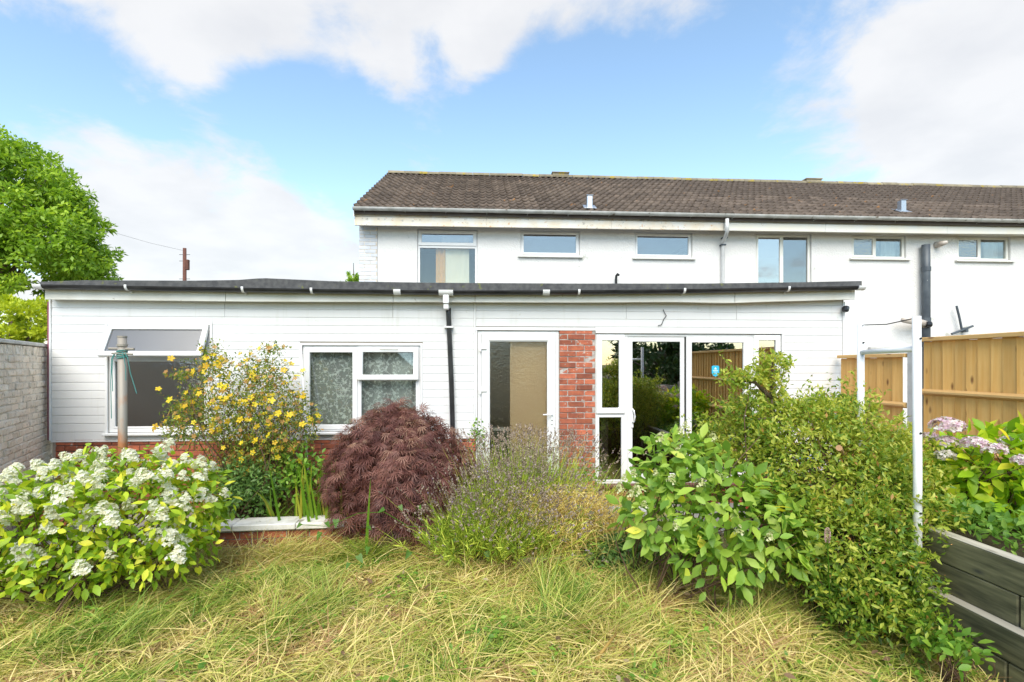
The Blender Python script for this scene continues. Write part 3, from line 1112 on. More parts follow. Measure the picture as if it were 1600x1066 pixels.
# ------------------------------------------------------------------ the terrace behind: two houses under one roof line
EV = -.35
PITCH_R = math.atan(2.06 / 3.8)
ZE = 4.66
RUN = 3.8
SL = RUN / math.cos(PITCH_R)
UV = M.u(553, EV)                      # verge
UC = M.u(561)                          # gable corner
UP = M.u(1131)                         # party line
UE = UP + 14.0


def tile_mesh():
    w, L, n = .30, .40, 8
    V, Fq = [], []
    for yy, lift in ((0, .048), (L, .0)):
        for i in range(n + 1):
            x = w * i / n
            c_ = math.cos(2 * math.pi * x / .15)
            V.append((x, yy, lift + .034 * max(0.0, c_) ** 1.0 - .006 * max(0.0, -c_)))
    for i in range(n + 1):
        p = V[i]
        V.append((p[0], .004, p[2] - .034))
    for i in range(n):
        Fq.append((i, i + 1, n + 2 + i, n + 1 + i))
        Fq.append((2 * n + 2 + i, 2 * n + 3 + i, i + 1, i))
    me = bpy.data.meshes.new('roof_tile')
    me.from_pydata(V, [], Fq)
    me.polygons.foreach_set('use_smooth', [True] * len(me.polygons))
    me.materials.append(MAT['roof_tile'])
    return me, np.array(V), np.array(Fq)


TILE, TV, TQ = tile_mesh()
GAUGE = SL / 14.0
sy, sz_ = math.cos(PITCH_R), math.sin(PITCH_R)
RIDGE = None


def roof_pt(u, s, h=0.0):
    return Vector((u, EV + s * sy - h * sz_, ZE + s * sz_ + h * sy))


def roof_hit(px, py):
    """distance up the slope where a photo pixel meets the roof"""
    best = min(np.linspace(0, SL, 400), key=lambda s: abs(M.z(px, py, EV + s * sy) - (ZE + s * sz_ + .05)))
    return M.u(px, EV + best * sy), best


def house(name, label, u0, u1, ua, gable, fascia_mat, wins, px0, px1):
    """u0..u1 roof, ua..u1 walls"""
    h = empty(name, (0, 10.4, 0), ANG)
    tag(h, label, 'house')
    ZW = 4.46
    holes = [w[0] for w in wins]
    ws = ua + (.36 if gable else 0)
    wl = wall_mesh(ws if gable else ua, u1, -.27, ZW, holes, 0, .26)
    plain(wl, 'wall', 'render', h)
    MB().box(ua + .002, ua + .24, .261 if not gable else .0005, 7.2, -.27, ZW).build('side_wall', MAT['render'], h)
    if not gable:
        MB().box(u1 - .24, u1 - .002, .261, 7.2, -.27, ZW).build('side_wall', MAT['render'], h)
    else:
        MB().box(u1 - .12, u1 - .002, .261, 7.2, -.27, ZW).build('side_wall', MAT['room_light'], h)
    MB().box(ua + .241, u1 - .241, 6.95, 7.2, -.27, ZW).build('rear_wall', MAT['render'], h)
    MB().box(ua + .241, u1 - .241, 2.7, 2.8, 2.4, ZW).build('partition', MAT['room_light'], h)
    MB().box(ua + .241, u1 - .241, .262, 6.94, 2.3, 2.399).build('upper_floor', MAT['room_floor'], h)
    MB().box(ua + .241, u1 - .241, .262, 6.94, 4.462, 4.50).build('ceiling', MAT['room_light'], h)
    # roof shell
    zr = ZE + RUN * math.tan(PITCH_R)
    rb = MB()
    pr = [(EV + .01, ZE - .03), (EV + RUN, zr - .03), (EV + 2 * RUN, ZE - .03), (EV + 2 * RUN, ZE - .12), (EV + RUN, zr - .14), (EV + .01, ZE - .10)]
    rb.sweep(pr, [(u0 + .004, 0, 0), (u1, 0, 0)])
    roof = rb.build('roof', MAT['roof_far'], h)
    if gable:
        g = MB().add([(ua + .01, 0, ZW), (ua + .01, 7.0, ZW), (ua + .01, EV + RUN, zr - .16), (ua + .2, 0, ZW), (ua + .2, 7.0, ZW), (ua + .2, EV + RUN, zr - .16)],
                     [(0, 1, 2), (5, 4, 3), (0, 3, 4, 1), (1, 4, 5, 2), (2, 5, 3, 0)])
        g.build('gable', MAT['render'], h)
        vb = MB().add([(u0 - .012, EV, ZE - .16), (u0 - .012, EV, ZE + .0), (u0 - .012, EV + RUN, zr + .0), (u0 - .012, EV + RUN, zr - .16),
                       (u0 + .003, EV, ZE - .16), (u0 + .003, EV, ZE + .0), (u0 + .003, EV + RUN, zr + .0), (u0 + .003, EV + RUN, zr - .16)],
                      [(0, 1, 2, 3), (7, 6, 5, 4), (0, 4, 5, 1), (1, 5, 6, 2), (2, 6, 7, 3), (3, 7, 4, 0)])
        vb.build('bargeboard', MAT['fascia_cream'], h)
    tilt = Matrix.Rotation(PITCH_R, 4, 'X')
    cells = []
    ncol = int(math.ceil((u1 - u0) / .30 - .01))
    for r in range(14):
        for c in range(ncol):
            cells.append((r, c))
    parts_, rest = cells[:300], cells[300:]
    for r, c in parts_:
        o = bpy.data.objects.new('roof_tile', TILE)
        p = roof_pt(u0 + c * .30, r * GAUGE - .01 + random.uniform(-.004, .004), .002 + random.uniform(-.002, .003))
        o.matrix_basis = Matrix.Translation(p) @ tilt @ Matrix.Rotation(random.uniform(-.008, .008), 4, 'Z')
        link(o, roof)
    if rest:
        N = len(rest)
        P = np.array([roof_pt(u0 + c * .30, r * GAUGE - .01 + random.uniform(-.004, .004), .002) for r, c in rest])
        al = np.tile([0, sy, sz_], (N, 1)) + rng.normal(0, .003, (N, 3))
        nm = np.tile([0, -sz_, sy], (N, 1))
        s = Soup()
        T2 = TV.copy()
        s.add(*stamp(T2, TQ, [], P, al, nm, np.ones(N), rng.random(N)))
        s.build('roof_tile_rows', MAT['roof_tile'], roof, True)
    rd = MB()
    n = 9
    prof_ = [(.115 * math.cos(t), .085 * math.sin(t)) for t in np.linspace(math.pi * 1.04, -math.pi * .04, n)] + [(.10 * math.cos(t), .07 * math.sin(t)) for t in np.linspace(-math.pi * .04, math.pi * 1.04, n)]
    rm = MB().sweep(prof_, [(0, 0, 0), (.44, 0, 0)]).mesh('ridge_tile', MAT['ridge_tile'], 0, False)
    x = u0
    while x < u1 - .1:
        o = bpy.data.objects.new('ridge_tile', rm)
        o.location = (x, EV + RUN, zr + .012 + random.uniform(-.004, .006))
        o.rotation_euler = (0, random.uniform(-.008, .008), 0)
        o.scale = (min(1, (u1 - x) / .44), 1, 1)
        link(o, roof)
        x += .448
    # eaves: two boards, soffit, gutter
    top = [(553, 329), (1600, 348.5)]
    mid = [(553, 338), (1600, 355)]
    bot = [(553, 352), (1600, 367)]
    cuts = [px0] + [q for q in (760, 955, 1290, 1480) if px0 < q < px1] + [px1]
    VF = -.27
    for a, b in zip(cuts[:-1], cuts[1:]):
        strip(M, top, mid, VF, VF + .03, 'fascia_board', fascia_mat, h, .003, 200, a + .15, b)
        strip(M, [(x_, y_ + .35) for x_, y_ in mid], bot, VF - .012, VF + .03, 'fascia_board', fascia_mat, h, .004, 200, a + .15, b)
    MB().box(u0 + .03, u1, VF + .031, -.001, ZW - .03, ZW + .02).build('soffit', MAT[fascia_mat], h)
    gz = lambda px: M.z(px, 325.5 + (px - 553) * (345.5 - 325.5) / 1047, -.40)
    pf = [(.06 * math.cos(t), -.06 * math.sin(t) + .02) for t in np.linspace(0, math.pi, 9)] + [(.05 * math.cos(t), -.05 * math.sin(t) + .02) for t in np.linspace(math.pi, 0, 9)]
    g = MB().sweep(pf, [(M.u(px, -.40), -.40, gz(px)) for px in np.linspace(px0 - (2 if gable else 0), px1, 12)]).build('gutter', MAT['gutter_grey'], h)
    for px in np.arange(px0 + 15, px1 - 5, 64):
        u = M.u(px, -.40)
        bk = MB().sweep([(-.066 * math.cos(t), -.066 * math.sin(t) + .02) for t in np.linspace(0, math.pi, 8)] + [(.0605 * math.cos(t), -.0605 * math.sin(t) + .02) for t in np.linspace(0, math.pi, 8)],
                        [(u - .014, -.40, gz(px)), (u + .014, -.40, gz(px))])
        bk.box(u - .012, u + .012, -.34, VF - .0125, gz(px) - .06, gz(px) - .04)
        bk.build('gutter_bracket', MAT['gutter_grey'], g)
    for rect, kind, gm in wins:
        u_0, u_1, z_0, z_1 = rect
        V0 = .045
        if kind == 'fan':                              # fan light over a tall pane
            zt = M.z(700, 384.5)
            f_ = MB().ring(u_0 + .003, u_1 - .003, z_0, z_1 - .003, .045, V0, V0 + .07)
            f_.box(u_0 + .048, u_1 - .048, V0 + .002, V0 + .068, zt - .035, zt + .035)
            w_ = f_.build('window', MAT['upvc'], h, .004)
            MB().ring(u_0 + .02, u_1 - .02, zt + .012, z_1 - .02, .065, V0 - .018, V0 + .03).build('sash', MAT['upvc'], w_, .006)
            pane(w_, u_0 + .08, u_1 - .08, zt + .07, z_1 - .08, V0 + .005, 'glass_sky')
            pane(w_, u_0 + .045, u_1 - .045, z_0 + .05, zt - .034, V0 + .03, gm)
            curtain(w_, M.u(690, .19), M.u(733, .19), z_0 - .1, z_1 - .1, .19, 'cream_blind', .006, 6, 'blind')
            curtain(w_, M.u(681, .17), M.u(696, .17), z_0 - .1, zt, .17, 'orange_curtain', .018, 11)
        elif kind == 'single':
            w_ = MB().ring(u_0 + .003, u_1 - .003, z_0 + .03, z_1 - .003, .055, V0, V0 + .07, wb=.05).build('window', MAT['upvc'], h, .004)
            MB().ring(u_0 + .03, u_1 - .03, z_0 + .058, z_1 - .03, .042, V0 - .014, V0 + .03).build('sash', MAT['upvc'], w_, .005)
            pane(w_, u_0 + .068, u_1 - .068, z_0 + .096, z_1 - .068, V0 + .008, gm)
            MB().box(u_0 - .05, u_1 + .05, -.06, V0, z_0 - .012, z_0 + .027).build('sill', MAT['upvc_old'], w_, .005)
        else:                                          # two lights side by side
            m_ = kind
            f_ = MB().ring(u_0 + .003, u_1 - .003, z_0 + .03, z_1 - .003, .05, V0, V0 + .07)
            f_.box(m_ - .035, m_ + .035, V0 + .002, V0 + .068, z_0 + .08, z_1 - .053)
            w_ = f_.build('window', MAT['upvc_old'], h, .004)
            MB().ring(u_0 + .028, m_ - .004, z_0 + .056, z_1 - .028, .045, V0 - .014, V0 + .03).build('sash', MAT['upvc_old'], w_, .005)
            pane(w_, u_0 + .07, m_ - .046, z_0 + .098, z_1 - .07, V0 + .006, gm[0])
            pane(w_, m_ + .034, u_1 - .052, z_0 + .078, z_1 - .052, V0 + .03, gm[1])
            MB().box(u_0 - .06, u_1 + .06, -.06, V0, z_0 - .012, z_0 + .027).build('sill', MAT['upvc_old'], w_, .005)
            if z_1 - z_0 < 1:
                curtain(w_, m_ + .45 * (u_1 - m_), u_1 - .03, z_0 + .05, z_1 - .05, .24, 'white_drape', .02, 9)
    return h, roof


wins1 = [(M.rect(652, 746, 358.5, 452), 'fan', 'glass'),
         (M.rect(813, 906, 360.5, 402), 'single', 'glass_sky'),
         (M.rect(991.5, 1082, 363.5, 405), 'single', 'glass_sky')]
wins2 = [(M.rect(1181, 1268, 365.5, 455), M.u(1223.5), ('glass_garden', 'glass_sky')),
         (M.rect(1331, 1416, 367.5, 406), M.u(1369), ('glass_obscure', 'glass')),
         (M.rect(1495.5, 1579, 369.5, 409), M.u(1533.5), ('glass_obscure', 'glass'))]
h1, roof1 = house('terraced_house', 'end of terrace house of white roughcast with peeling timber eaves behind the extension', UV, UP, UC, True, 'fascia_timber', wins1, 553.5, 1131)
h2, roof2 = house('terraced_house', 'adjoining white roughcast house on the right with a slate blue soil pipe', UP + .001, UE, UP + .001, False, 'fascia_cream', wins2, 1131.5, 1960)
# painted brick quoin on the gable corner
qb = [brick_mesh('quoin_brick_%s' % s, MAT['quoin_paint'], D=.06) for s in 'ab']
MB().box(UC + .008, UC + .352, -.012, -.001, -.27, 4.455).build('mortar', MAT['mortar_paint'], h1)
brickwork(h1, qb, UC + .002, UC + .358, .8, 4.455, -.017, jit=.001)
# vents on the slope and the ridge
for hh, rf, px, y0, y1 in ((h1, roof1, 921, 304.5, 325), (h2, roof2, 1410, 315, 331)):
    u, s = roof_hit(px, y1)
    p = roof_pt(u, s, .05)
    v_ = MB().box(-.055, .055, -.02, .10, -.09, .245)
    v_.box(-.075, .075, -.035, .0, .246, .26)
    v_.build('roof_vent', MAT['vent_metal'], rf, .006, loc=p)
    ln = MB().box(-.13, .13, -.09, .2, -.006, .006).build('vent_flashing', MAT['vent_metal'], rf, .002, loc=roof_pt(u, s, .062))
    ln.rotation_euler = (PITCH_R, 0, 0)
for rf, px in ((roof1, 875), (roof2, 1268)):
    u = M.u(px, EV + RUN)
    zr = ZE + RUN * math.tan(PITCH_R)
    b = MB().box(u - .22, u + .22, EV + RUN - .12, EV + RUN + .12, zr + .02, zr + .105)
    b.box(u - .24, u + .24, EV + RUN - .14, EV + RUN + .14, zr + .106, zr + .14)
    b.build('ridge_vent', MAT['ridge_tile'], rf, .01)
# rainwater pipe on the party line
q = lambda px, py, v: (M.u(px, v), v, M.z(px, py, v))
MB().tube([q(1136, 342, -.40), q(1136, 362, -.40), q(1134, 369, -.25), q(1130, 377, -.1), q(1129.5, 384, -.06), q(1129.5, 560, -.06), (M.u(1129.5, -.06), -.06, -.2)], .037, 10).build('downpipe', MAT['gutter_white'], h1, 0, True)
for py in (372, 383):
    u_, _, z_ = q(1129.5 if py > 375 else 1132, py, -.06)
    MB().box(u_ - .05, u_ + .05, -.11, -.001, z_ - .014, z_ + .014).build('pipe_clip', MAT['pipe_slate'], h1, .004)
# hooked vent pipe above the flat roof
MB().tube([q(962.5, 470, -.10), q(962.5, 437, -.10), q(963, 431, -.10), q(965, 428.5, -.12), q(966.5, 430, -.16)], .026, 8).build('vent_pipe', MAT['black_plastic'], h1, 0, True)
# soil pipe, clay branch, flue, aerial mast on the neighbour
sp = MB().tube([q(1446.5, 382.5, -.12), q(1447, 430, -.12), (M.u(1447, -.12), -.12, -.2)], .076, 14).build('soil_pipe', MAT['pipe_slate'], h2, 0, True)
for py in (420.5, 500):
    a = q(1447, py, -.12)
    MB().tube([(a[0], a[1], a[2] - .045), (a[0], a[1], a[2] + .045)], .086, 14).build('pipe_collar', MAT['pipe_slate'], sp, 0, False)
MB().tube([q(1411, 500, -.3), q(1428, 502, -.24), q(1446, 507, -.14)], [.055, .075, .08], 12).build('branch_pipe', MAT['pipe_clay'], sp, 0, True)
MB().tube([q(1446, 507, -.21), q(1454, 507, -.22)], .06, 12).build('pipe_cap', MAT['black_plastic'], sp)
MB().tube([q(1463, 383, -.001), q(1471, 381, -.14), q(1480, 378.5, -.24)], [.07, .055, .035], 12).build('flue', MAT['pipe_clay'], h2, 0, True)
ae = empty('aerial_mast', M.world(M.u(1503), -.02, M.z(1503, 516)), ANG)
tag(ae, 'black aerial bracket with flaking paint on the wall above the fence', 'aerial')
o0 = Vector((M.u(1503), -.02, M.z(1503, 516)))
lc = lambda px, py, v: Vector((M.u(px, v), v, M.z(px, py, v))) - o0
MB().tube([lc(1494.5, 478, -.12), lc(1499, 496, -.11), lc(1503, 516, -.10)], .022, 8).build('mast', MAT['pipe_slate'], ae)
MB().tube([lc(1487, 522, -.10), lc(1503, 516, -.10), lc(1520, 509.5, -.10)], .024, 8).build('arm', MAT['pipe_slate'], ae)
MB().box(-.03, .03, -.10, .019, -.05, .05).build('wall_bracket', MAT['pipe_slate'], ae, .004)
# ledge over the neighbour's ground floor window
r_ = M.rect(1356, 1420, 542.5, 546)
MB().box(r_[0], r_[1], -.08, -.001, r_[2], r_[3]).build('window_ledge', MAT['concrete'], h2, .004)

# ------------------------------------------------------------------ boundary wall, low wall, fences, raised bed
dF = Vector((-.4836, .8753, 0))
far = Vector((-5.96, 6.6, 0)) + dF * .25
LEN = 2.55
gw = empty('garden_wall', far - dF * LEN + Vector((0, 0, -.27)), math.atan2(dF.y, dF.x))
tag(gw, 'weathered brick boundary wall with flaking white paint beside the extension', 'wall')
pb = [brick_mesh('painted_brick_%s' % s, MAT['brick_paint'], D=.06, jit=.005, bev=.009) for s in 'abcdef']
MB().box(0, LEN, .012, .215, 0, 2.12).build('mortar', MAT['mortar_paint'], gw)
brickwork(gw, pb, 0, LEN, 0, 2.03, 0, jit=.009)
x = 0
while x < LEN - .06:
    o = bpy.data.objects.new('coping_brick', random.choice(pb))
    o.rotation_euler = (0, -math.pi / 2, 0)
    o.location = (x + .066, random.uniform(-.004, .002), 2.03)
    o.scale = (.5, 3.6, 1)
    link(o, gw)
    x += .075
x = 0
while x < LEN - .1:
    MB().box(x, min(x + .596, LEN), -.012, .235, 2.145, 2.185).build('coping_stone', MAT['coping_white'], gw, .006)
    x += .6

# low wall with white coping between lawn and beds
LA = math.atan(.117)
lw = empty('low_wall', (-3.4, 5.06, -.27), LA)
tag(lw, 'low brick wall with a white painted coping along the back of the lawn', 'wall')
LL = 5.0
MB().box(0, LL, .012, .20, 0, .255).build('mortar', MAT['mortar'], lw)
brickwork(lw, bricks, 0, LL, .02, .25, .002)
x = 0
while x < LL - .1:
    o = MB().box(x, min(x + .604, LL), -.035, .235, .256, .318).build('coping_stone', MAT['coping_white'], lw, .008)
    o.rotation_euler = (random.uniform(-.01, .01), 0, random.uniform(-.004, .004))
    x += .61
pw = empty('planter_wall', (-6.0, 5.55, -.27), ANG)
tag(pw, 'short red brick planter wall at the foot of the painted boundary wall', 'wall')
MB().box(0, 1.1, .012, .10, 0, .37).build('mortar', MAT['mortar'], pw)
brickwork(pw, bricks, 0, 1.1, 0, .37, .002)
MB().box(-.02, 1.12, -.03, .13, .376, .42).build('coping_stone', MAT['brick_red'], pw, .006)

# timber edging board lost in the grass
tb = empty('edging_board', (.05, 4.72, -.27), math.radians(2))
tag(tb, 'grey weathered timber edging board half sunk in the long grass', 'board')
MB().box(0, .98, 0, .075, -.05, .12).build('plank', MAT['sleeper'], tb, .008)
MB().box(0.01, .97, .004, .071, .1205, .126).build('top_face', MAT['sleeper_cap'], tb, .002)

# paving along the house
sl = MB().box(-.298, .298, -.298, .298, 0, .03).mesh('slab', MAT['slab'], .005)
pat = empty('patio', (0, 6.8, -.235), ANG)
pat['kind'] = 'structure'
for i in range(-9, 8):
    for j in range(2):
        o = bpy.data.objects.new('slab', sl)
        o.location = (i * .602 + .2, -.40 - j * .602, random.uniform(-.002, .002))
        o.rotation_euler = (random.uniform(-.004, .004), random.uniform(-.004, .004), 0)
        link(o, pat)

# timber fences on the right
FH = 1.95 + .27


def fence_board(h):
    return MB().add([(.004, -.066, 0), (-.014, .066, 0), (.010, .066, 0), (.010, -.066, 0), (.004, -.066, h), (-.014, .066, h), (.010, .066, h), (.010, -.066, h)],
                    [(0, 1, 2, 3), (7, 6, 5, 4), (0, 4, 5, 1), (1, 5, 6, 2), (2, 6, 7, 3), (3, 7, 4, 0)]).mesh('fence_board', MAT['fence_wood'], .002)


def fence(loc, length, h, label, rails, posts):
    f = empty('timber_fence', loc, ANG)
    tag(f, label, 'fence')
    me = fence_board(h - .045)
    n = int(length / .126)
    for i in range(n):
        o = bpy.data.objects.new('fence_board', me)
        o.location = (random.uniform(-.002, .002), -.065 - i * .126, random.uniform(-.004, .004))
        o.rotation_euler = (random.uniform(-.006, .006), 0, 0)
        o.scale = (1, random.uniform(.96, 1.02), 1)
        link(o, f)
    for z in rails:
        MB().add([(-.062, 0, z - .012), (-.018, 0, z - .035), (-.018, 0, z + .035), (-.062, 0, z + .012), (-.062, -length, z - .012), (-.018, -length, z - .035), (-.018, -length, z + .035), (-.062, -length, z + .012)],
                 [(0, 1, 2, 3), (7, 6, 5, 4), (0, 4, 5, 1), (1, 5, 6, 2), (2, 6, 7, 3), (3, 7, 4, 0)]).build('rail', MAT['fence_rail'], f, .003)
    MB().box(-.062, .035, -length - .005, .005, h - .044, h).build('capping', MAT['fence_rail'], f, .005)
    for y, hp in posts:
        MB().box(-.05, .05, y - .05, y + .05, 0, hp).build('post', MAT['concrete'], f, .006)
    return f


FX, FY = 4.585, 5.70
fence((FX, FY, -.27), 3.9, FH, 'tall golden close board timber fence behind the pink hydrangea', (.45, 1.05, 1.62), [(.12, FH - .10)])
fence((FX - 1.30 * SA, FY + 1.30 * CA, -.27), 1.1, FH - .17, 'lower stretch of golden timber fence beside the end of the extension', (.45, .92, 1.45), [])
# old boarded fence further along, behind the camera (seen mirrored in the patio doors)
of = empty('board_fence', (FX + 3.92 * SA, FY - 3.92, -.27), ANG)
tag(of, 'low grey board fence at the garden side mirrored in the patio doors', 'fence')
for i in range(9):
    MB().box(0, .025, -9.5, 0, .05 + i * .15, .19 + i * .15).build('fence_board', MAT['old_fence'], of, .004)
for y in (-.1, -2.4, -4.7, -7.0, -9.4):
    MB().box(-.06, -.001, y - .04, y + .04, 0, 1.5).build('post', MAT['old_fence'], of, .005)

# raised bed of sleepers
rb = empty('raised_bed', (2.93, 3.0, -.27), ANG)
tag(rb, 'raised garden bed of dark mossy timber sleepers along the fence', 'planter')
for t, off in ((0, 0.0), (1, 0.0), (2, .075), (3, .075)):
    for a, b in ((-2.4, -.02), (-.01, 2.4)) if t % 2 == 0 else ((-2.4, 1.2), (1.21, 2.4)):
        MB().box(off - .05, off + .05, a, b, t * .192, t * .192 + .188).build('sleeper', MAT['sleeper'], rb, .007)
        if t in (1, 3):
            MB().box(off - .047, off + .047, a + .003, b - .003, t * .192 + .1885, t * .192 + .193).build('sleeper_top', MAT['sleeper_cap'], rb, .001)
MB().box(.13, 1.6, 2.3, 2.4, .0, .76).build('end_sleeper', MAT['sleeper'], rb, .007)
MB().box(.127, 1.62, -2.4, 2.299, .0, .68).build('soil', MAT['soil'], rb)

# white tube frame standing at the bed: two uprights, a cross bar, a line between the tops
gp = W(1433, 990, 3.54)
fr_ = empty('tube_frame', (gp.x, gp.y, -.27), 0)
tag(fr_, 'white painted metal tube frame with two uprights beside the raised bed', 'frame')
p2 = W(1345, 570, 4.2) - Vector((gp.x, gp.y, EYE))
H = 1.65 + .335 + .27
MB().tube([(0, 0, -.05), (0.004, 0, H * .5), (-.004, 0, H)], .027, 12).build('upright', MAT['white_pole'], fr_, 0, True)
MB().tube([(p2.x, p2.y, -.05), (p2.x, p2.y, H)], .027, 12).build('upright', MAT['white_pole'], fr_, 0, True)
MB().tube([(0, 0, 1.65 + .11 + .27), (p2.x, p2.y, 1.65 + .10 + .27)], .020, 10).build('cross_bar', MAT['white_pole'], fr_, 0, True)
MB().tube([(0, 0, H - .01), (p2.x * .5, p2.y * .5, H - .03), (p2.x, p2.y, H - .01)], .004, 6).build('line', MAT['wire'], fr_)
MB().tube([(-.01, -.03, .03), (-.12, .02, .20), (-.20, .08, .38)], .013, 8).build('brace', MAT['white_pole'], fr_, 0, True)
for z in (.5, .9, 1.45, 2.1):
    MB().tube([(0, -.027, z), (0, -.036, z)], .007, 8).build('bolt', MAT['rubber'], fr_)
    MB().tube([(p2.x, p2.y - .027, z), (p2.x, p2.y - .036, z)], .007, 8).build('bolt', MAT['rubber'], fr_)

# rusty clothes post with twine
cp = W(191, 570, 4.75)
po = empty('clothes_post', (cp.x, cp.y, -.27), 0)
tag(po, 'rusty steel clothes post with tied twine in front of the left window', 'post')
H = 1.65 + .255 + .27
MB().tube([(0.02, 0, -.05), (0.005, 0, H * .5), (0, 0, H)], .037, 14).build('shaft', MAT['metal_post'], po, 0, True)
MB().tube([(0, 0, H - .002), (0, 0, H + .012)], .040, 14).build('cap', MAT['metal_post'], po)
MB().tube([(0, 0, H - .085), (0, 0, H - .065)], .044, 14).build('collar', MAT['metal_post'], po)
MB().tube([(-.115, -.01, H - .105), (.11, 0, H - .110)], .012, 8).build('line_hook', MAT['metal_post'], po)
MB().tube([(-.06, -.05, H - .150), (.10, .0, H - .158)], .010, 8).build('line_hook', MAT['metal_post'], po)
tw = MB()
for i in range(5):
    z = H - .13 - i * .014
    tw.tube([(.042 * math.cos(t), .042 * math.sin(t), z + .008 * math.sin(t * 1.5 + i)) for t in np.linspace(0, 6.4, 14)], .005, 5)
for sx, ln in ((-.06, .55), (.055, .20), (-.05, .30), (.09, .32)):
    tw.tube([(sx * .6, -.04, H - .14), (sx, -.05, H - .2), (sx * 1.2, -.045, H - .2 - ln * .4), (sx * 1.15 + (.06 if sx > .06 else 0), -.04, H - .2 - ln)], .0035, 5)
tw.build('twine', MAT['twine'], po)

# white cane by the yellow shrub
c0 = W(483, 720, 6.15)
cn = empty('garden_cane', (c0.x, c0.y, -.23), 0)
tag(cn, 'thin white garden cane leaning against the bedroom window wall', 'cane')
t1 = W(471, 552, 6.45) - Vector((c0.x, c0.y, -.23))
MB().tube([(0.015, 0, 0), t1], .012, 8).build('shaft', MAT['white_pole'], cn, 0, True)
MB().tube([t1, t1 + Vector((-.001, .002, .02))], .015, 8).build('cap', MAT['white_pole'], cn)

# telegraph pole far left with its wire
tp = W(288.5, 570, 40)
te = empty('telegraph_pole', (tp.x, tp.y, -.27), 0)
tag(te, 'distant brown telegraph pole rising behind the flat roof', 'pole')
zt = 1.65 + .2275 * 40 + .27
MB().tube([(0, 0, 0), (0, 0, zt)], [.17, .13], 10).build('shaft', MAT['pole_wood'], te, 0, True)
MB().box(.10, .34, -.12, .12, zt - 1.7, zt - .9).build('junction_box', MAT['pole_wood'], te, .03)
for z in (.5, 1.0, 2.4, 2.9):
    MB().tube([(-.42, 0, zt - z), (.42, 0, zt - z)], .018, 6).build('step', MAT['wire'], te)
wp = [W(288, 392, 40), W(235, 380, 37), W(190, 367, 34), W(150, 354, 31), W(60, 320, 25), W(-80, 250, 18)]
MB().tube([p - Vector((tp.x, tp.y, -.27)) for p in wp], .008, 5).build('overhead_wire', MAT['wire'], te)

# crumpled plastic toys by the patio door, glimpsed through the shrub
tz = W(1232, 745, 6.15)
ty = empty('paddling_pool', (tz.x, tz.y, -.2), ANG)
tag(ty, 'half collapsed red and white paddling pool glimpsed through the evergreen shrub', 'pool')
for q_, (mt, r0, z) in enumerate((('plastic_red', .34, .10), ('plastic_white', .33, .27), ('plastic_red', .30, .43))):
    MB().tube([(r0 * 1.2 * math.cos(t), r0 * .8 * math.sin(t), z + .03 * math.sin(3 * t + q_)) for t in np.linspace(0, 2 * math.pi, 25)], .095, 10, False).build('ring', MAT[mt], ty, 0, True)
tb_ = W(1258, 718, 6.1) - Vector((tz.x, tz.y, -.2))
MB().tube([tb_ + Vector((-.1, 0, -.04)), tb_, tb_ + Vector((.08, 0, .0))], .045, 10).build('float', MAT['plastic_blue'], ty, 0, True)
bp = W(1188, 720, 5.9)  # solid brown post stands in for a reflection in the right side light
st_ = empty('reflection_stake', (bp.x, bp.y, -.25), 0)
tag(st_, 'short brown stake added in place of the brown reflection in the patio side light', 'stake')
MB().box(-.06, .06, -.05, .05, 0, .92).build('post', MAT['pole_wood'], st_, .008)
MB().add([(-.06, -.05, .9205), (.06, -.05, .9205), (.06, .05, .9205), (-.06, .05, .9205), (0, 0, .97)], [(0, 1, 4), (1, 2, 4), (2, 3, 4), (3, 0, 4), (3, 2, 1, 0)]).build('tip', MAT['pole_wood'], st_)

# house across the gardens, behind the camera: it shows in the upstairs panes
bh = empty('brick_house', (-6.5, -24, -.27), math.radians(4))
tag(bh, 'brown brick house with a steep gable mirrored in the upstairs window', 'house')
MB().box(-4.5, 4.5, -4, 4, 0, 5.2).build('wall', MAT['house_brick_far'], bh)
MB().sweep([(-3.99, 5.2), (3.99, 5.2), (0, 8.7)], [(-4.49, 0, 0), (4.49, 0, 0)]).build('gable', MAT['house_brick_far'], bh)
MB().sweep([(-4.4, 4.98), (-4.4, 4.84), (0, 8.72), (4.4, 4.84), (4.4, 4.98), (0, 8.9)], [(-4.8, 0, 0), (4.8, 0, 0)]).build('roof', MAT['roof_far'], bh)
bh.rotation_euler = (0, 0, math.radians(94))
for yy in (-2.3, 2.0):
    for zz_ in (1.0, 3.4):
        w_ = MB().ring(yy - .7, yy + .7, zz_, zz_ + 1.2, .07, -.05, .05).build('window', MAT['upvc'], bh)
        w_.rotation_euler = (0, 0, math.pi / 2)
        w_.location = (4.50, 0, 0)
        p_ = pane(w_, yy - .64, yy + .64, zz_ + .06, zz_ + 1.14, -.02, 'lens_glass')

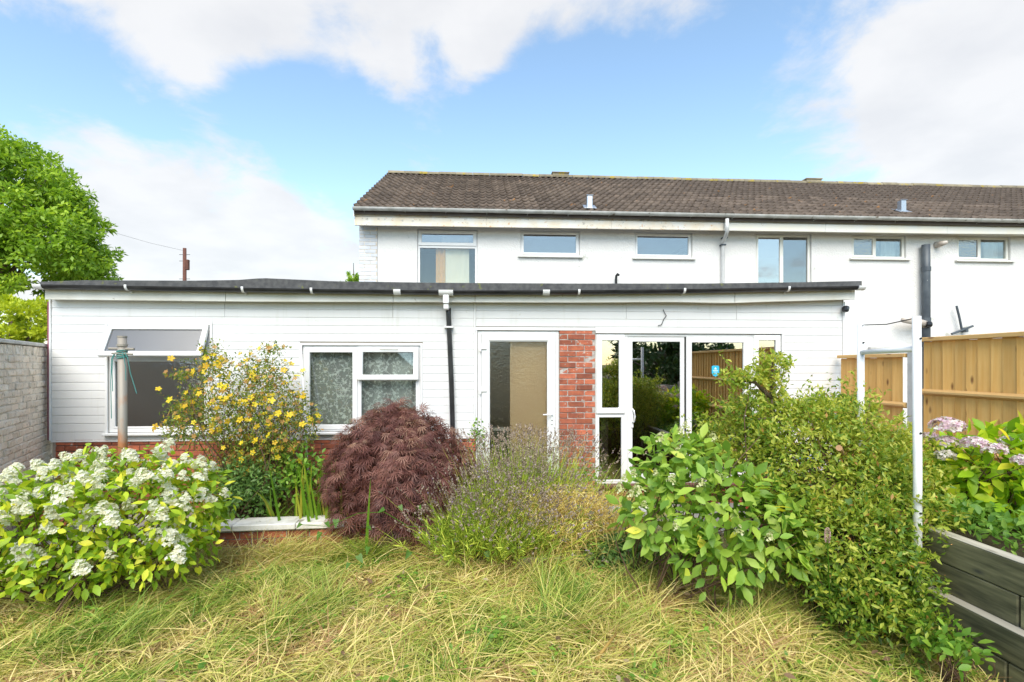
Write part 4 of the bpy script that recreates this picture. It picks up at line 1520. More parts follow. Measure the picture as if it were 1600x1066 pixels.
# ------------------------------------------------------------------ vegetation
leafmat('lf_white_hyd', [(0, (0.148, 0.260, 0.016)), (.45, (0.323, 0.499, 0.030)), (.8, (0.593, 0.707, 0.047)), (1, (0.919, 0.832, 0.068))], obj=False)
leafmat('lf_white_hyd_o', [(0, (0.162, 0.292, 0.019)), (.45, (0.378, 0.562, 0.033)), (.8, (0.649, 0.748, 0.053)), (1, (0.919, 0.832, 0.068))], obj=True)
leafmat('lf_green_hyd', [(0, (0.131, 0.259, 0.037)), (.5, (0.289, 0.476, 0.065)), (.96, (0.497, 0.671, 0.098)), (1, (0.920, 0.778, 0.065))], obj=False)
leafmat('lf_green_hyd_o', [(0, (0.172, 0.306, 0.047)), (.5, (0.345, 0.512, 0.077)), (.965, (0.544, 0.668, 0.117)), (1, (0.920, 0.747, 0.047))], obj=True)
leafmat('lf_pink_hyd', [(0, (0.166, 0.331, 0.011)), (.5, (0.371, 0.594, 0.020)), (.9, (0.660, 0.768, 0.036)), (1, (0.920, 0.733, 0.045))], obj=False)
leafmat('lf_pink_hyd_o', [(0, (0.193, 0.366, 0.013)), (.5, (0.431, 0.646, 0.023)), (.9, (0.731, 0.803, 0.036)), (1, (0.920, 0.768, 0.045))], obj=True)
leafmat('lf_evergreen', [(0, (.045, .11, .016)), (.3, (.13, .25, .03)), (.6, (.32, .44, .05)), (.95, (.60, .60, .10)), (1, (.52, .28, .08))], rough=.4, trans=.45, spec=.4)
leafmat('lf_yellow_shrub', [(0, (0.088, 0.161, 0.022)), (.5, (0.220, 0.302, 0.046)), (.85, (0.441, 0.432, 0.073)), (1, (0.706, 0.302, 0.091))], trans=.42)
leafmat('lf_maple', [(0, (.085, .028, .025)), (.5, (.21, .085, .070)), (.85, (.36, .165, .13)), (1, (.50, .31, .21))], trans=.38, tint=1.2, rough=.5)
leafmat('lf_lavender', [(0, (0.178, 0.294, 0.034)), (.6, (0.464, 0.585, 0.071)), (1, (0.788, 0.821, 0.123))], trans=.15)
leafmat('lv_spike', [(0, (.17, .12, .09)), (.5, (.33, .25, .20)), (.96, (.48, .38, .29)), (1, (.36, .26, .52))], trans=.2)
leafmat('lf_straw', [(0, (0.488, 0.312, 0.083)), (.5, (0.812, 0.594, 0.193)), (1, (0.920, 0.812, 0.330))], trans=.2, rough=.7)
leafmat('lf_iris', [(0, (0.098, 0.235, 0.015)), (.6, (0.211, 0.386, 0.025)), (1, (0.552, 0.497, 0.060))], trans=.42)
leafmat('lf_weed', [(0, (0.094, 0.216, 0.024)), (.6, (0.203, 0.389, 0.042)), (1, (0.374, 0.547, 0.072))], trans=.42)
leafmat('lf_ground', [(0, (0.098, 0.228, 0.030)), (.6, (0.210, 0.396, 0.060)), (1, (0.364, 0.540, 0.100))], trans=.42)
leafmat('lf_tree', [(0, (0.134, 0.259, 0.023)), (.5, (0.279, 0.450, 0.036)), (1, (0.499, 0.653, 0.058))], trans=.42)
leafmat('lf_conifer', [(0, (0.211, 0.304, 0.013)), (.5, (0.449, 0.531, 0.022)), (1, (0.660, 0.683, 0.044))], trans=.42)
leafmat('lf_dark', [(0, (0.032, 0.072, 0.019)), (.6, (0.063, 0.135, 0.032)), (1, (0.126, 0.216, 0.048))], trans=.15)
leafmat('fern', [(0, (0.078, 0.169, 0.039)), (1, (0.195, 0.321, 0.072))], trans=.25)
k = NT('grass')
f = k.n('ShaderNodeAttribute', attribute_name='rnd').outputs['Fac']
c = k.ramp(f, [(0, (.13, .24, .025)), (.2, (.28, .39, .045)), (.38, (.45, .49, .085)), (.54, (.60, .54, .14)), (.76, (.76, .61, .23)), (.93, (.88, .72, .32)), (1, (.36, .19, .08))])
k.color(c)
k.p.inputs['Roughness'].default_value = .55
tr = k.n('ShaderNodeBsdfTranslucent')
k.l(c, tr.inputs[0])
m = k.n('ShaderNodeMixShader')
m.inputs[0].default_value = .28
k.l(k.p.outputs[0], m.inputs[1])
k.l(tr.outputs[0], m.inputs[2])
k.l(m.outputs[0], k.out.inputs[0])
MAT['grass'] = k.m
leafmat('pet_white', [(0, (.82, .76, .58)), (.3, (.90, .88, .78)), (1, (.92, .91, .87))], trans=.42, tint=1.0, rough=.6)
leafmat('pet_cream', [(0, (.42, .46, .16)), (.5, (.60, .60, .28)), (1, (.72, .70, .46))], trans=.25, tint=1.0, rough=.6)
leafmat('pet_pink', [(0, (0.616, 0.389, 0.537)), (.5, (0.813, 0.604, 0.724)), (1, (0.920, 0.920, 0.887))], trans=.4, tint=1.0, rough=.6)
leafmat('pet_pale', [(0, (.60, .58, .42)), (.5, (.76, .68, .66)), (1, (.84, .78, .80))], trans=.25, tint=1.0, rough=.6)
leafmat('pet_yellow', [(0, (.62, .36, .01)), (.4, (.80, .55, .015)), (1, (.86, .68, .03))], trans=.2, tint=1.0, rough=.55, obj=True)
leafmat('pet_rust', [(0, (.30, .14, .03)), (1, (.46, .26, .07))], trans=.1, rough=.7, obj=True)
leafmat('pet_rose', [(0, (.52, .26, .28)), (1, (.74, .52, .52))], trans=.2, tint=1.0, rough=.6)

# leaf templates: x across, y along, z up
LEAF = ([(0, 0, 0), (-.17, .2, .03), (0, .22, -.01), (.17, .2, .03), (-.26, .5, .045), (0, .52, -.015), (.26, .5, .045), (-.15, .8, .01), (0, .8, -.03), (.15, .8, .01), (0, 1.04, -.07)],
        [(1, 2, 5, 4), (2, 3, 6, 5), (4, 5, 8, 7), (5, 6, 9, 8)], [(0, 2, 1), (0, 3, 2), (7, 8, 10), (8, 9, 10)])
SMALL = ([(0, 0, 0), (-.20, .45, .05), (.20, .45, .05), (0, 1, -.03), (0, .45, -.02)], [], [(0, 4, 1), (0, 2, 4), (1, 4, 3), (4, 2, 3)])
FLAT = ([(0, 0, 0), (-.22, .45, .04), (.22, .45, .04), (0, 1, 0)], [], [(0, 2, 1), (1, 2, 3)])


def lobed():
    V, T = [], []
    for i, a in enumerate((-75, -50, -26, 0, 26, 50, 75)):
        L = (.55, .78, .95, 1.05, .95, .78, .55)[i]
        t = math.radians(a)
        d_, s_ = (math.sin(t), math.cos(t)), (math.cos(t), -math.sin(t))
        n = len(V)
        V += [(0, 0, 0), (d_[0] * L * .5 - s_[0] * .042, d_[1] * L * .5 - s_[1] * .042, .02), (d_[0] * L * .5 + s_[0] * .042, d_[1] * L * .5 + s_[1] * .042, .02), (d_[0] * L, d_[1] * L, -.14)]
        T += [(n, n + 2, n + 1), (n + 1, n + 2, n + 3)]
    return V, [], T


LOBED = lobed()


def blob_points(blobs, n, inner=.4, g=rng, bottom=-1.0):
    """points through the outer volume of a set of ellipsoids; returns positions and outward directions"""
    C = np.array([b[0] for b in blobs], float)
    R = np.array([b[1] if hasattr(b[1], '__len__') else (b[1],) * 3 for b in blobs], float)
    wgt = (R[:, 0] * R[:, 2] + R[:, 1] * R[:, 2] + R[:, 0] * R[:, 1])
    wgt = wgt * np.array([b[2] if len(b) > 2 else 1 for b in blobs])
    P, O = [], []
    need = n
    while need > 0:
        m_ = int(need * 1.6) + 50
        i = g.choice(len(blobs), m_, p=wgt / wgt.sum())
        d_ = norm(g.normal(size=(m_, 3)))
        rad = 1 - inner * g.random(m_) ** 1.3 + g.normal(0, .05, m_)
        p = C[i] + d_ * R[i] * rad[:, None]
        o = norm(d_ / R[i])
        q_ = np.linalg.norm((p[:, None, :] - C[None]) / R[None], axis=2)
        q_[np.arange(m_), i] = 9
        ok = (q_.min(1) > .55) & (d_[:, 2] > bottom)
        P.append(p[ok][:need])
        O.append(o[ok][:need])
        need -= len(P[-1])
    return np.concatenate(P), np.concatenate(O)


GROW = None


def leaf_frames(O, droop=.3, spread=.6, up=.6, g=rng):
    n = len(O)
    al = norm(O * .6 + np.array([0, 0, -droop]) + g.normal(0, spread, (n, 3)))
    nm = norm(O * .5 + np.array([0, 0, up]) + g.normal(0, .35, (n, 3)))
    return al, nm


def frame_matrix(p, al, nm, s):
    a = Vector(al).normalized()
    n = Vector(nm)
    n = (n - a * n.dot(a)).normalized()
    x = a.cross(n)
    return Matrix(((x.x * s, a.x * s, n.x * s, p[0]), (x.y * s, a.y * s, n.y * s, p[1]), (x.z * s, a.z * s, n.z * s, p[2]), (0, 0, 0, 1)))


def twigs(parent, base_pts, tips, r0, mat='bark_twig', name='stems', g=rng, bend=.12, n=5, sides=5):
    b = MB()
    for t in tips:
        b0 = Vector(base_pts[int(g.integers(len(base_pts)))])
        t = Vector(t)
        L = (t - b0).length
        pts = []
        off = Vector(g.normal(0, bend * L, 3))
        for q_ in range(n):
            s = q_ / (n - 1)
            p = b0.lerp(t, s) + off * math.sin(math.pi * s)
            p.z = b0.z + (t.z - b0.z) * (s ** .75)
            pts.append(p)
        b.tube(pts, [r0 * (1 - .8 * q_ / (n - 1)) for q_ in range(n)], sides)
    return b.build(name, MAT[mat], parent, 0, True)


def oval_mesh(name, mat, tpl=LEAF):
    me = fast_mesh(name, np.array(tpl[0]), np.array(tpl[1]) if tpl[1] else None, np.array(tpl[2]), None, mat, True)
    return me


def cluster_mesh(name, mat, n, shape, size, g):
    """a flower head: many four-petalled florets over a dome, cone or ball"""
    s = Soup()
    d_ = norm(g.normal(size=(n, 3)))
    if shape == 'ball':
        d_[:, 2] = np.where(d_[:, 2] < -.35, -d_[:, 2], d_[:, 2])
        p = d_ * np.array([1, 1, .78]) * (1 - .12 * g.random((n, 1)))
    elif shape == 'cone':
        z = g.random(n) ** 1.2
        th = g.random(n) * 6.283
        r = (1 - z * .75) * .62 * np.sqrt(.35 + .65 * g.random(n))
        p = np.stack([r * np.cos(th), r * np.sin(th), z * 1.05], 1)
        d_ = norm(np.stack([np.cos(th), np.sin(th), .5 + z], 1))
    nm = norm(d_ + g.normal(0, .35, (n, 3)))
    rnd = g.random(n)
    ref = norm(g.normal(size=(n, 3)))
    a0 = norm(np.cross(nm, ref))
    b0_ = np.cross(nm, a0)
    for q_ in range(4):
        t = q_ * math.pi / 2
        al = a0 * math.cos(t) + b0_ * math.sin(t) + nm * .25
        s.add(*stamp(np.array([(0, 0, 0), (-.42, .5, .1), (.42, .5, .1), (0, 1, .0)]), [], FLAT[2], p, al, nm, size * (.8 + .4 * g.random(n)), rnd))
    me = fast_mesh(name, np.concatenate(s.V), None, np.concatenate(s.R), np.concatenate(s.r), mat)
    return me


def shrub(name, label, cat, base, blobs, nleaf, size, mats, nobj=0, tpl=LEAF, droop=.3, inner=.45, stems=24, stem_r=.008, base_r=.15, rnd_pow=1.0, bottom=-.75, group=None, seed=1, spread=.6, up=.6, leafname='leaf', clip=None, tone=None, shoots=0):
    """root Empty at the base; leaves nearest the lens as objects, the rest as one foliage part"""
    g = np.random.default_rng(seed)
    base = np.array(base, float)
    root = empty(name, base)
    tag(root, label, cat, group)
    B = [((np.array(b[0]) - base), b[1], *(b[2:] if len(b) > 2 else ())) for b in blobs]
    P, O = blob_points(B, nleaf, inner, g, bottom)
    ok = P[:, 2] > .02
    if clip is not None:
        ok &= clip(P + base)
    P, O = P[ok], O[ok]
    if shoots:                                          # long new shoots that break the outline
        si = g.integers(0, len(P), shoots)
        sd = norm(O[si] + np.array([0, 0, .35]) + g.normal(0, .35, (shoots, 3)))
        sl = g.uniform(.06, .34, shoots) * g.random(shoots) ** .5
        f_ = np.linspace(.05, 1, 16)
        SP = P[si][:, None] + sd[:, None] * sl[:, None, None] * f_[None, :, None] + np.array([0, 0, -.12]) * (f_ ** 2)[None, :, None] * sl[:, None, None]
        SP = SP.reshape(-1, 3) + g.normal(0, .008, (shoots * 16, 3))
        P = np.concatenate([P, SP])
        O = np.concatenate([O, norm(np.repeat(sd, 16, 0) + g.normal(0, .8, (shoots * 16, 3)))])
    al, nm = leaf_frames(O, droop, spread, up, g)
    sz = size * g.uniform(.6, 1.15, len(P))
    rn = g.random(len(P)) ** rnd_pow
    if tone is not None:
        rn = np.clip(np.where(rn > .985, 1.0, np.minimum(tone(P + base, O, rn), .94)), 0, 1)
    used = np.zeros(len(P), bool)
    if nobj:
        tocam = norm(-(P + base) + np.array([0, 0, EYE]))
        score = np.sum(O * tocam, 1) - .15 * np.linalg.norm(P + base - np.array([0, 0, EYE]), axis=1)
        idx = np.argsort(-score)[:int(nobj * 2.2)]
        idx = g.permutation(idx)[:nobj]
        used[idx] = True
        me = oval_mesh(name + '_leaf', MAT[mats[1]], tpl)
        copies(leafname, me, [frame_matrix(P[i], al[i], nm[i], sz[i]) for i in idx], root)
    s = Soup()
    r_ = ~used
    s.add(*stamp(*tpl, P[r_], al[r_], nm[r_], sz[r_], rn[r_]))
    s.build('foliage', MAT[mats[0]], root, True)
    bp_ = [(g.normal(0, base_r), g.normal(0, base_r), 0) for _ in range(max(4, stems // 4))]
    tips = P[g.permutation(len(P))[:stems]] * .96
    twigs(root, bp_, tips, stem_r, g=g)
    return root, P, O, g


def px_blob(px, py, Y, rx, ry, rd):
    """ellipsoid whose outline in the photo is rx by ry pixels at depth Y, rd metres deep"""
    return (tuple(W(px, py, Y)), (rx * Y / F, rd, ry * Y / F))


# --- white panicle hydrangea, front left
bl = [px_blob(215, 800, 4.25, 120, 92, .55), px_blob(90, 822, 4.05, 115, 88, .55), px_blob(-30, 850, 3.9, 90, 90, .5), px_blob(290, 790, 4.35, 62, 72, .4), px_blob(165, 770, 4.4, 110, 66, .45), px_blob(110, 880, 4.0, 110, 40, .4), px_blob(250, 858, 4.15, 85, 42, .4)]
root, P, O, g = shrub('white_hydrangea', 'bushy hydrangea covered in white flower heads at the left edge of the lawn', 'shrub', (-3.35, 4.25, -.27), bl, 4200, .088, ('lf_white_hyd', 'lf_white_hyd_o'), 290, stems=70, base_r=.3, seed=3, inner=.5)
hm = [cluster_mesh('flower_head_%s' % s, MAT['pet_white'], 62, 'cone', .20, g) for s in 'abc']
idx = [i for i in range(len(P)) if O[i][2] > -.1 and np.dot(O[i], norm(np.array([.5, -1.0, .9]))) > .25]
idx = g.permutation(idx)
heads = []
for i in idx:
    p = P[i]
    if all(np.linalg.norm(p - h) > g.uniform(.07, .16) for h in heads):
        heads.append(p)
    if len(heads) >= 105:
        break
tips = []
for p in heads:
    o = bpy.data.objects.new('flower_head', hm[int(g.integers(3))])
    s = g.uniform(.06, .12)
    o.matrix_basis = Matrix.Translation(Vector(p) + Vector((0, -.02, .03))) @ Matrix.Rotation(g.uniform(-.6, .6), 4, 'X') @ Matrix.Rotation(g.uniform(-.6, .6), 4, 'Y') @ Matrix.Diagonal((s * 1.1, s * 1.1, s * .9, 1))
    link(o, root)

# --- green hydrangea, right of the middle
bl = [px_blob(1085, 770, 4.35, 98, 82, .5), px_blob(1025, 800, 4.2, 58, 70, .4), px_blob(1150, 810, 4.0, 92, 82, .45), px_blob(1205, 840, 3.9, 55, 55, .35), px_blob(1060, 722, 4.45, 62, 48, .35), px_blob(1110, 870, 3.95, 70, 50, .35)]
root, P, O, g = shrub('green_hydrangea', 'hydrangea with large pale green leaves and cream buds in front of the patio doors', 'shrub', (1.35, 4.25, -.27), bl, 1500, .125, ('lf_green_hyd', 'lf_green_hyd_o'), 290, stems=46, base_r=.22, seed=5, droop=.35, inner=.55)
hm = [cluster_mesh('bud_head_%s' % s, MAT['pet_cream'], 46, 'cone', .17, g) for s in 'ab']
spots = [(1064, 672, 4.3), (1038, 690, 4.3), (1030, 683, 4.3), (990, 738, 4.1), (975, 745, 4.1), (1116, 684, 4.4), (1060, 704, 4.2), (1094, 753, 3.95), (1000, 765, 4.0), (985, 770, 4.0), (1025, 737, 4.1), (1057, 822, 3.75), (1007, 788, 3.9), (1155, 828, 3.6), (1123, 742, 4.1), (1202, 840, 3.55), (1048, 748, 4.0), (970, 763, 4.1), (1073, 665, 4.3)]
for px, py, Y in spots:
    o = bpy.data.objects.new('flower_head', hm[int(g.integers(2))])
    s = g.uniform(.05, .085)
    o.matrix_basis = Matrix.Translation(W(px, py + 6, Y) - Vector((1.35, 4.25, -.27))) @ Matrix.Rotation(g.uniform(-.4, .4), 4, 'X') @ Matrix.Rotation(g.uniform(-.4, .4), 4, 'Y') @ Matrix.Diagonal((s, s, s, 1))
    link(o, root)

# --- pink mophead hydrangea in the raised bed
bl = [px_blob(1560, 735, 3.95, 90, 72, .42), px_blob(1490, 750, 4.15, 62, 58, .4), px_blob(1640, 740, 3.8, 80, 80, .42), px_blob(1425, 755, 4.6, 45, 46, .35), px_blob(1390, 760, 4.95, 42, 36, .35)]
root, P, O, g = shrub('pink_hydrangea', 'hydrangea with pink mophead flowers and lime green leaves in the raised bed', 'shrub', (3.75, 4.1, .41), bl, 1700, .13, ('lf_pink_hyd', 'lf_pink_hyd_o'), 270, stems=36, base_r=.2, seed=8, droop=.35, inner=.5, clip=lambda p: (p[:, 0] < 4.50))
hp = [cluster_mesh('mophead_%s' % s, MAT['pet_pink'], 120, 'ball', .23, g) for s in 'ab']
hw = cluster_mesh('mophead_pale', MAT['pet_pale'], 120, 'ball', .23, g)
mop = [(1480, 668, 3.95, 24, 0), (1418, 676, 4.5, 14, 0), (1451, 685, 4.2, 15, 0), (1482, 692, 3.95, 16, 0), (1522, 695, 3.75, 19, 0), (1554, 704, 3.65, 18, 0), (1577, 691, 3.8, 15, 1), (1477, 713, 3.9, 15, 1), (1427, 716, 4.4, 12, 0),
       (1410, 721, 4.6, 12, 0), (1384, 727, 4.8, 13, 0), (1364, 731, 5.0, 11, 1), (1442, 743, 4.1, 9, 0), (1412, 757, 4.5, 16, 1), (1600, 722, 3.5, 17, 0), (1345, 738, 5.1, 10, 0)]
for px, py, Y, r, pale in mop:
    o = bpy.data.objects.new('flower_head', hw if pale else hp[int(g.integers(2))])
    s = r * Y / F * .92
    o.matrix_basis = Matrix.Translation(W(px, py, Y) - Vector((3.75, 4.1, .41))) @ Matrix.Rotation(g.uniform(-.3, .3), 4, 'X') @ Matrix.Rotation(g.uniform(0, 6), 4, 'Z') @ Matrix.Diagonal((s, s, s * .85, 1))
    link(o, root)
twigs(root, [(0, 0, 0), (.1, -.1, 0), (-.15, .1, 0)], [W(px, py + 8, Y) - Vector((3.75, 4.1, .41)) for px, py, Y, r, pale in mop], .008, g=g, name='flower_stems')

# --- low cover of fresh green leaves in the raised bed
g = np.random.default_rng(15)
n = 7000
xs, ys = g.uniform(3.08, 4.5, n), g.uniform(1.4, 5.2, n)
zs = .42 + .20 * g.random(n) + .08 * np.sin(5 * xs + 3 * ys)
Pn = np.stack([xs - ys * 0 - (ys - 3.0) * SA * 1.0, ys, zs], 1)
On = norm(g.normal(0, .6, (n, 3)) + np.array([-.2, -.3, .9]))
al, nm = leaf_frames(On, .15, .7, .8, g)
s = Soup()
s.add(*stamp(*LEAF, Pn, al, nm, .062 * g.uniform(.6, 1.25, n), g.random(n)))
gc = s.build('ground_cover', MAT['lf_ground'], None, True)
tag(gc, 'low fresh green leafy ground cover filling the raised bed', 'ground cover')

# --- big evergreen shrub with small glossy leaves
bl = [px_blob(1290, 735, 4.2, 118, 112, .5), px_blob(1380, 790, 3.95, 92, 105, .45), px_blob(1250, 680, 4.4, 92, 62, .4), px_blob(1150, 695, 4.75, 66, 46, .3), px_blob(1330, 860, 3.75, 95, 95, .42), px_blob(1400, 900, 3.6, 46, 62, .32), px_blob(1270, 830, 4.0, 62, 72, .4),
      px_blob(1340, 935, 3.6, 60, 48, .3), px_blob(1425, 965, 3.35, 36, 28, .2), px_blob(1475, 1005, 3.15, 26, 22, .15), px_blob(1190, 640, 4.6, 60, 26, .25), px_blob(1400, 700, 4.2, 44, 26, .25), px_blob(1085, 705, 4.85, 40, 26, .2), px_blob(1425, 800, 3.8, 36, 40, .25), px_blob(1310, 650, 4.4, 50, 36, .3)]
bl += [px_blob(1207, 572, 4.45, 20, 24, .12, ), px_blob(1178, 586, 4.45, 24, 15, .1), px_blob(1145, 590, 4.45, 25, 15, .1), px_blob(1215, 600, 4.45, 14, 18, .1)]
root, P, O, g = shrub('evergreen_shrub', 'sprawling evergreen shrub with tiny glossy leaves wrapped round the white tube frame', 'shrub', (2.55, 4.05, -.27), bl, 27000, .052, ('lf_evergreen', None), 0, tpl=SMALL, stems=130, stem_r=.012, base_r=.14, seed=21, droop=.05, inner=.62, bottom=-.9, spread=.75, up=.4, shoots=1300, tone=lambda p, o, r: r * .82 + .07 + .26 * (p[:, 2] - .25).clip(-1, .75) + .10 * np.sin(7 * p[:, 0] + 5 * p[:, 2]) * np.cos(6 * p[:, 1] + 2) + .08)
b0 = Vector((2.55, 4.05, -.27))
lim = MB()
for pts in ([(1290, 960, 4.05), (1250, 820, 4.3), (1215, 690, 4.45), (1205, 620, 4.45), (1207, 560, 4.45)], [(1205, 622, 4.45), (1180, 598, 4.45), (1140, 592, 4.45)],
            [(1300, 960, 4.0), (1270, 740, 4.3), (1215, 652, 4.35), (1185, 655, 4.3)], [(1330, 960, 4.0), (1380, 800, 3.9), (1440, 790, 3.7), (1470, 860, 3.55)], [(1310, 960, 4.0), (1330, 780, 4.1), (1310, 660, 4.4)],
            [(1340, 960, 3.9), (1400, 905, 3.6), (1440, 960, 3.4)]):
    lim.tube([W(*p) - b0 for p in pts], [.02 * (1 - .65 * i / (len(pts) - 1)) for i in range(len(pts))], 7)
lim.build('limbs', MAT['bark'], root, 0, True)
MB().tube([W(1311, 700, 3.75) - b0, W(1316, 712, 4.1) - b0], .022, 10).build('cut_branch', MAT['bark_log'], root)
g = np.random.default_rng(31)
i = g.permutation(np.nonzero(O[:, 2] > .1)[0])[:900]
s = Soup()
s.add(*stamp(*SMALL, P[i] + O[i] * .025, norm(g.normal(size=(len(i), 3))), norm(g.normal(size=(len(i), 3))), .014 * g.uniform(.6, 1.3, len(i)), g.random(len(i))))
s.build('berries', MAT['berry'], root)

# --- yellow flowered shrub by the left window
bl = [px_blob(390, 640, 5.9, 90, 75, .42), px_blob(330, 660, 5.75, 75, 56, .4), px_blob(410, 590, 6.0, 46, 48, .3), px_blob(335, 575, 5.95, 28, 46, .2), px_blob(455, 660, 5.9, 46, 50, .3), px_blob(305, 665, 5.6, 50, 30, .25), px_blob(420, 700, 5.75, 50, 50, .3), px_blob(375, 715, 5.8, 55, 50, .35),
      px_blob(285, 585, 5.7, 22, 9, .1), px_blob(295, 635, 5.7, 34, 16, .12), px_blob(425, 545, 6.0, 18, 14, .1)]
root, P, O, g = shrub('yellow_shrub', 'loose shrub with small yellow flowers between the two left windows', 'shrub', (-2.95, 5.85, -.25), bl, 11500, .046, ('lf_yellow_shrub', None), 0, tpl=SMALL, stems=90, stem_r=.009, base_r=.12, seed=41, droop=.1, inner=.75, spread=.8, shoots=130)
pet = []
for q_ in range(5):
    t = q_ * 2 * math.pi / 5
    d_, s2 = (math.cos(t), math.sin(t)), (-math.sin(t), math.cos(t))
    pet.append([(0, 0, 0), (d_[0] * .6 + s2[0] * .34, d_[1] * .6 + s2[1] * .34, .12), (d_[0] * 1.0, d_[1] * 1.0, .10), (d_[0] * .6 - s2[0] * .34, d_[1] * .6 - s2[1] * .34, .12)])
fm = MB()
for p in pet:
    fm.add(p, [(0, 1, 2, 3)])
for m_, nm_ in ((MAT['pet_yellow'], 'flower'), (MAT['pet_rust'], 'spent_flower')):
    me = bpy.data.meshes.new(nm_)
    me.from_pydata(fm.v, [], fm.f)
    me.materials.append(m_)
    cand = g.permutation(np.nonzero((O[:, 2] > -.3) & (O[:, 1] < .45))[0])[:220 if nm_ == 'flower' else 150]
    for i in cand:
        nrm = norm(O[i] + np.array([0, -.5, .5]) + g.normal(0, .3, 3))
        p = P[i] + O[i] * g.uniform(0, .05)
        o = bpy.data.objects.new(nm_, me)
        s = g.uniform(.028, .048) * (1 if nm_ == 'flower' else .75)
        o.matrix_basis = Matrix.Translation(p) @ Vector(nrm).to_track_quat('Z', 'Y').to_matrix().to_4x4() @ Matrix.Diagonal((s, s, s, 1))
        link(o, root)

# --- weeping purple maple
g = np.random.default_rng(51)
mb0 = np.array([-1.22, 5.72, -.25])
root = empty('japanese_maple', mb0)
tag(root, 'domed weeping Japanese maple with finely cut dark purple leaves', 'tree')
n = 10500
th = g.random(n) * 2 * math.pi
drop = [0, .08, .2, .4, .66, .9, 1.15, 1.4]
rad_ = [.03, .22, .40, .62, .80, .86, .84, .74]
cand = g.random(n * 4) * 1.4
cand = cand[g.random(n * 4) < (.22 + np.interp(cand, drop, rad_))][:n]
t = cand / 1.4                                         # 0 top .. 1 skirt
lay = 1 - .5 * g.random(n) ** 1.5
R = np.interp(cand, drop, rad_) * lay * (1 + .07 * np.sin(5 * th + 1.3) + .05 * np.sin(9 * th + 4 * t))
zt_ = 1.22 + .25 - cand * .93 + .07 * np.sin(11 * th + 5) * t + .05 * np.sin(7 * th + 9 * t) + .03 * g.normal(size=n)
x = R * np.cos(th) * .98 + .02 - .10 * (1 - t)
y = R * np.sin(th) * .86
zt_ = np.maximum(zt_ * (.86 + .14 * lay), .06)
Pm = np.stack([x, y, zt_], 1)
out_ = norm(np.stack([np.cos(th), np.sin(th), 1.1 - 1.3 * t], 1))
al = norm(np.stack([np.cos(th), np.sin(th), -.35 - .8 * t], 1) + g.normal(0, .62, (n, 3)))
nm = norm(out_ + np.array([0, 0, .35]) + g.normal(0, .3, (n, 3)))
clump = .5 + .5 * np.sin(6 * th + 7 * t + 2 * np.sin(3 * th))
rn = np.clip(.85 * g.random(n) + .2 * clump + .12 * (1 - t) - .08, 0, 1)
s = Soup()
s.add(*stamp(*LOBED, Pm, al, nm, .108 * g.uniform(.5, 1.3, n), rn))
s.build('foliage', MAT['lf_maple'], root)
tr_ = MB().tube([(0.05, .05, 0), (.02, .02, .35), (-.04, .0, .75), (0, 0, 1.15)], [.06, .05, .04, .015], 8)
for i in range(34):
    a = g.random() * 6.283
    rr = g.uniform(.25, .55)
    h0 = g.uniform(.6, 1.1)
    tr_.tube([(0, 0, h0), (rr * .4 * math.cos(a), rr * .35 * math.sin(a), h0 + .22), (rr * .8 * math.cos(a), rr * .7 * math.sin(a), h0 + .08), (rr * math.cos(a), rr * .86 * math.sin(a), max(.15, h0 - .4))], [.02, .014, .009, .004], 5)
tr_.build('trunk', MAT['bark'], root, 0, True)


# --- lavender: stems with spikes
def strands(P0, d0, L, droop, w, rnd, seg=4, g=rng, flat=False, face=None):
    """curved tapering strips from roots P0 along d0; returns arrays and tips"""
    n = len(P0)
    d_ = norm(d0)
    side = norm(np.cross(d_, norm(g.normal(size=(n, 3)))))
    if flat:                                            # lying blades turn their flat side up
        side = norm(np.cross(d_, np.array([0, 0, 1.0])) + g.normal(0, .45, (n, 3)))
    if face is not None:
        side = norm(face)
    pts, p = [P0], P0.copy()
    for q_ in range(seg):
        p = p + d_ * (L / seg)[:, None]
        pts.append(p)
        d_ = norm(d_ + droop if np.ndim(droop) == 2 else d_ + np.array([0, 0, -1.0]) * np.asarray(droop).reshape(-1, 1))
    V = []
    for q_, p in enumerate(pts):
        ww = (w * (1 - (q_ / seg) ** 1.6 * .92) * .5)[:, None]
        V += [p - side * ww, p + side * ww] if q_ < seg else [p]
    k_ = 2 * seg + 1
    V = np.stack(V, 1).reshape(-1, 3)
    off = (np.arange(n) * k_)[:, None, None]
    Q = (np.array([[2 * q_, 2 * q_ + 1, 2 * q_ + 3, 2 * q_ + 2] for q_ in range(seg - 1)])[None] + off).reshape(-1, 4)
    T = (np.array([[2 * seg - 2, 2 * seg - 1, 2 * seg]])[None] + off).reshape(-1, 3)
    return V, Q, T, np.repeat(rnd, k_), pts[-1], d_


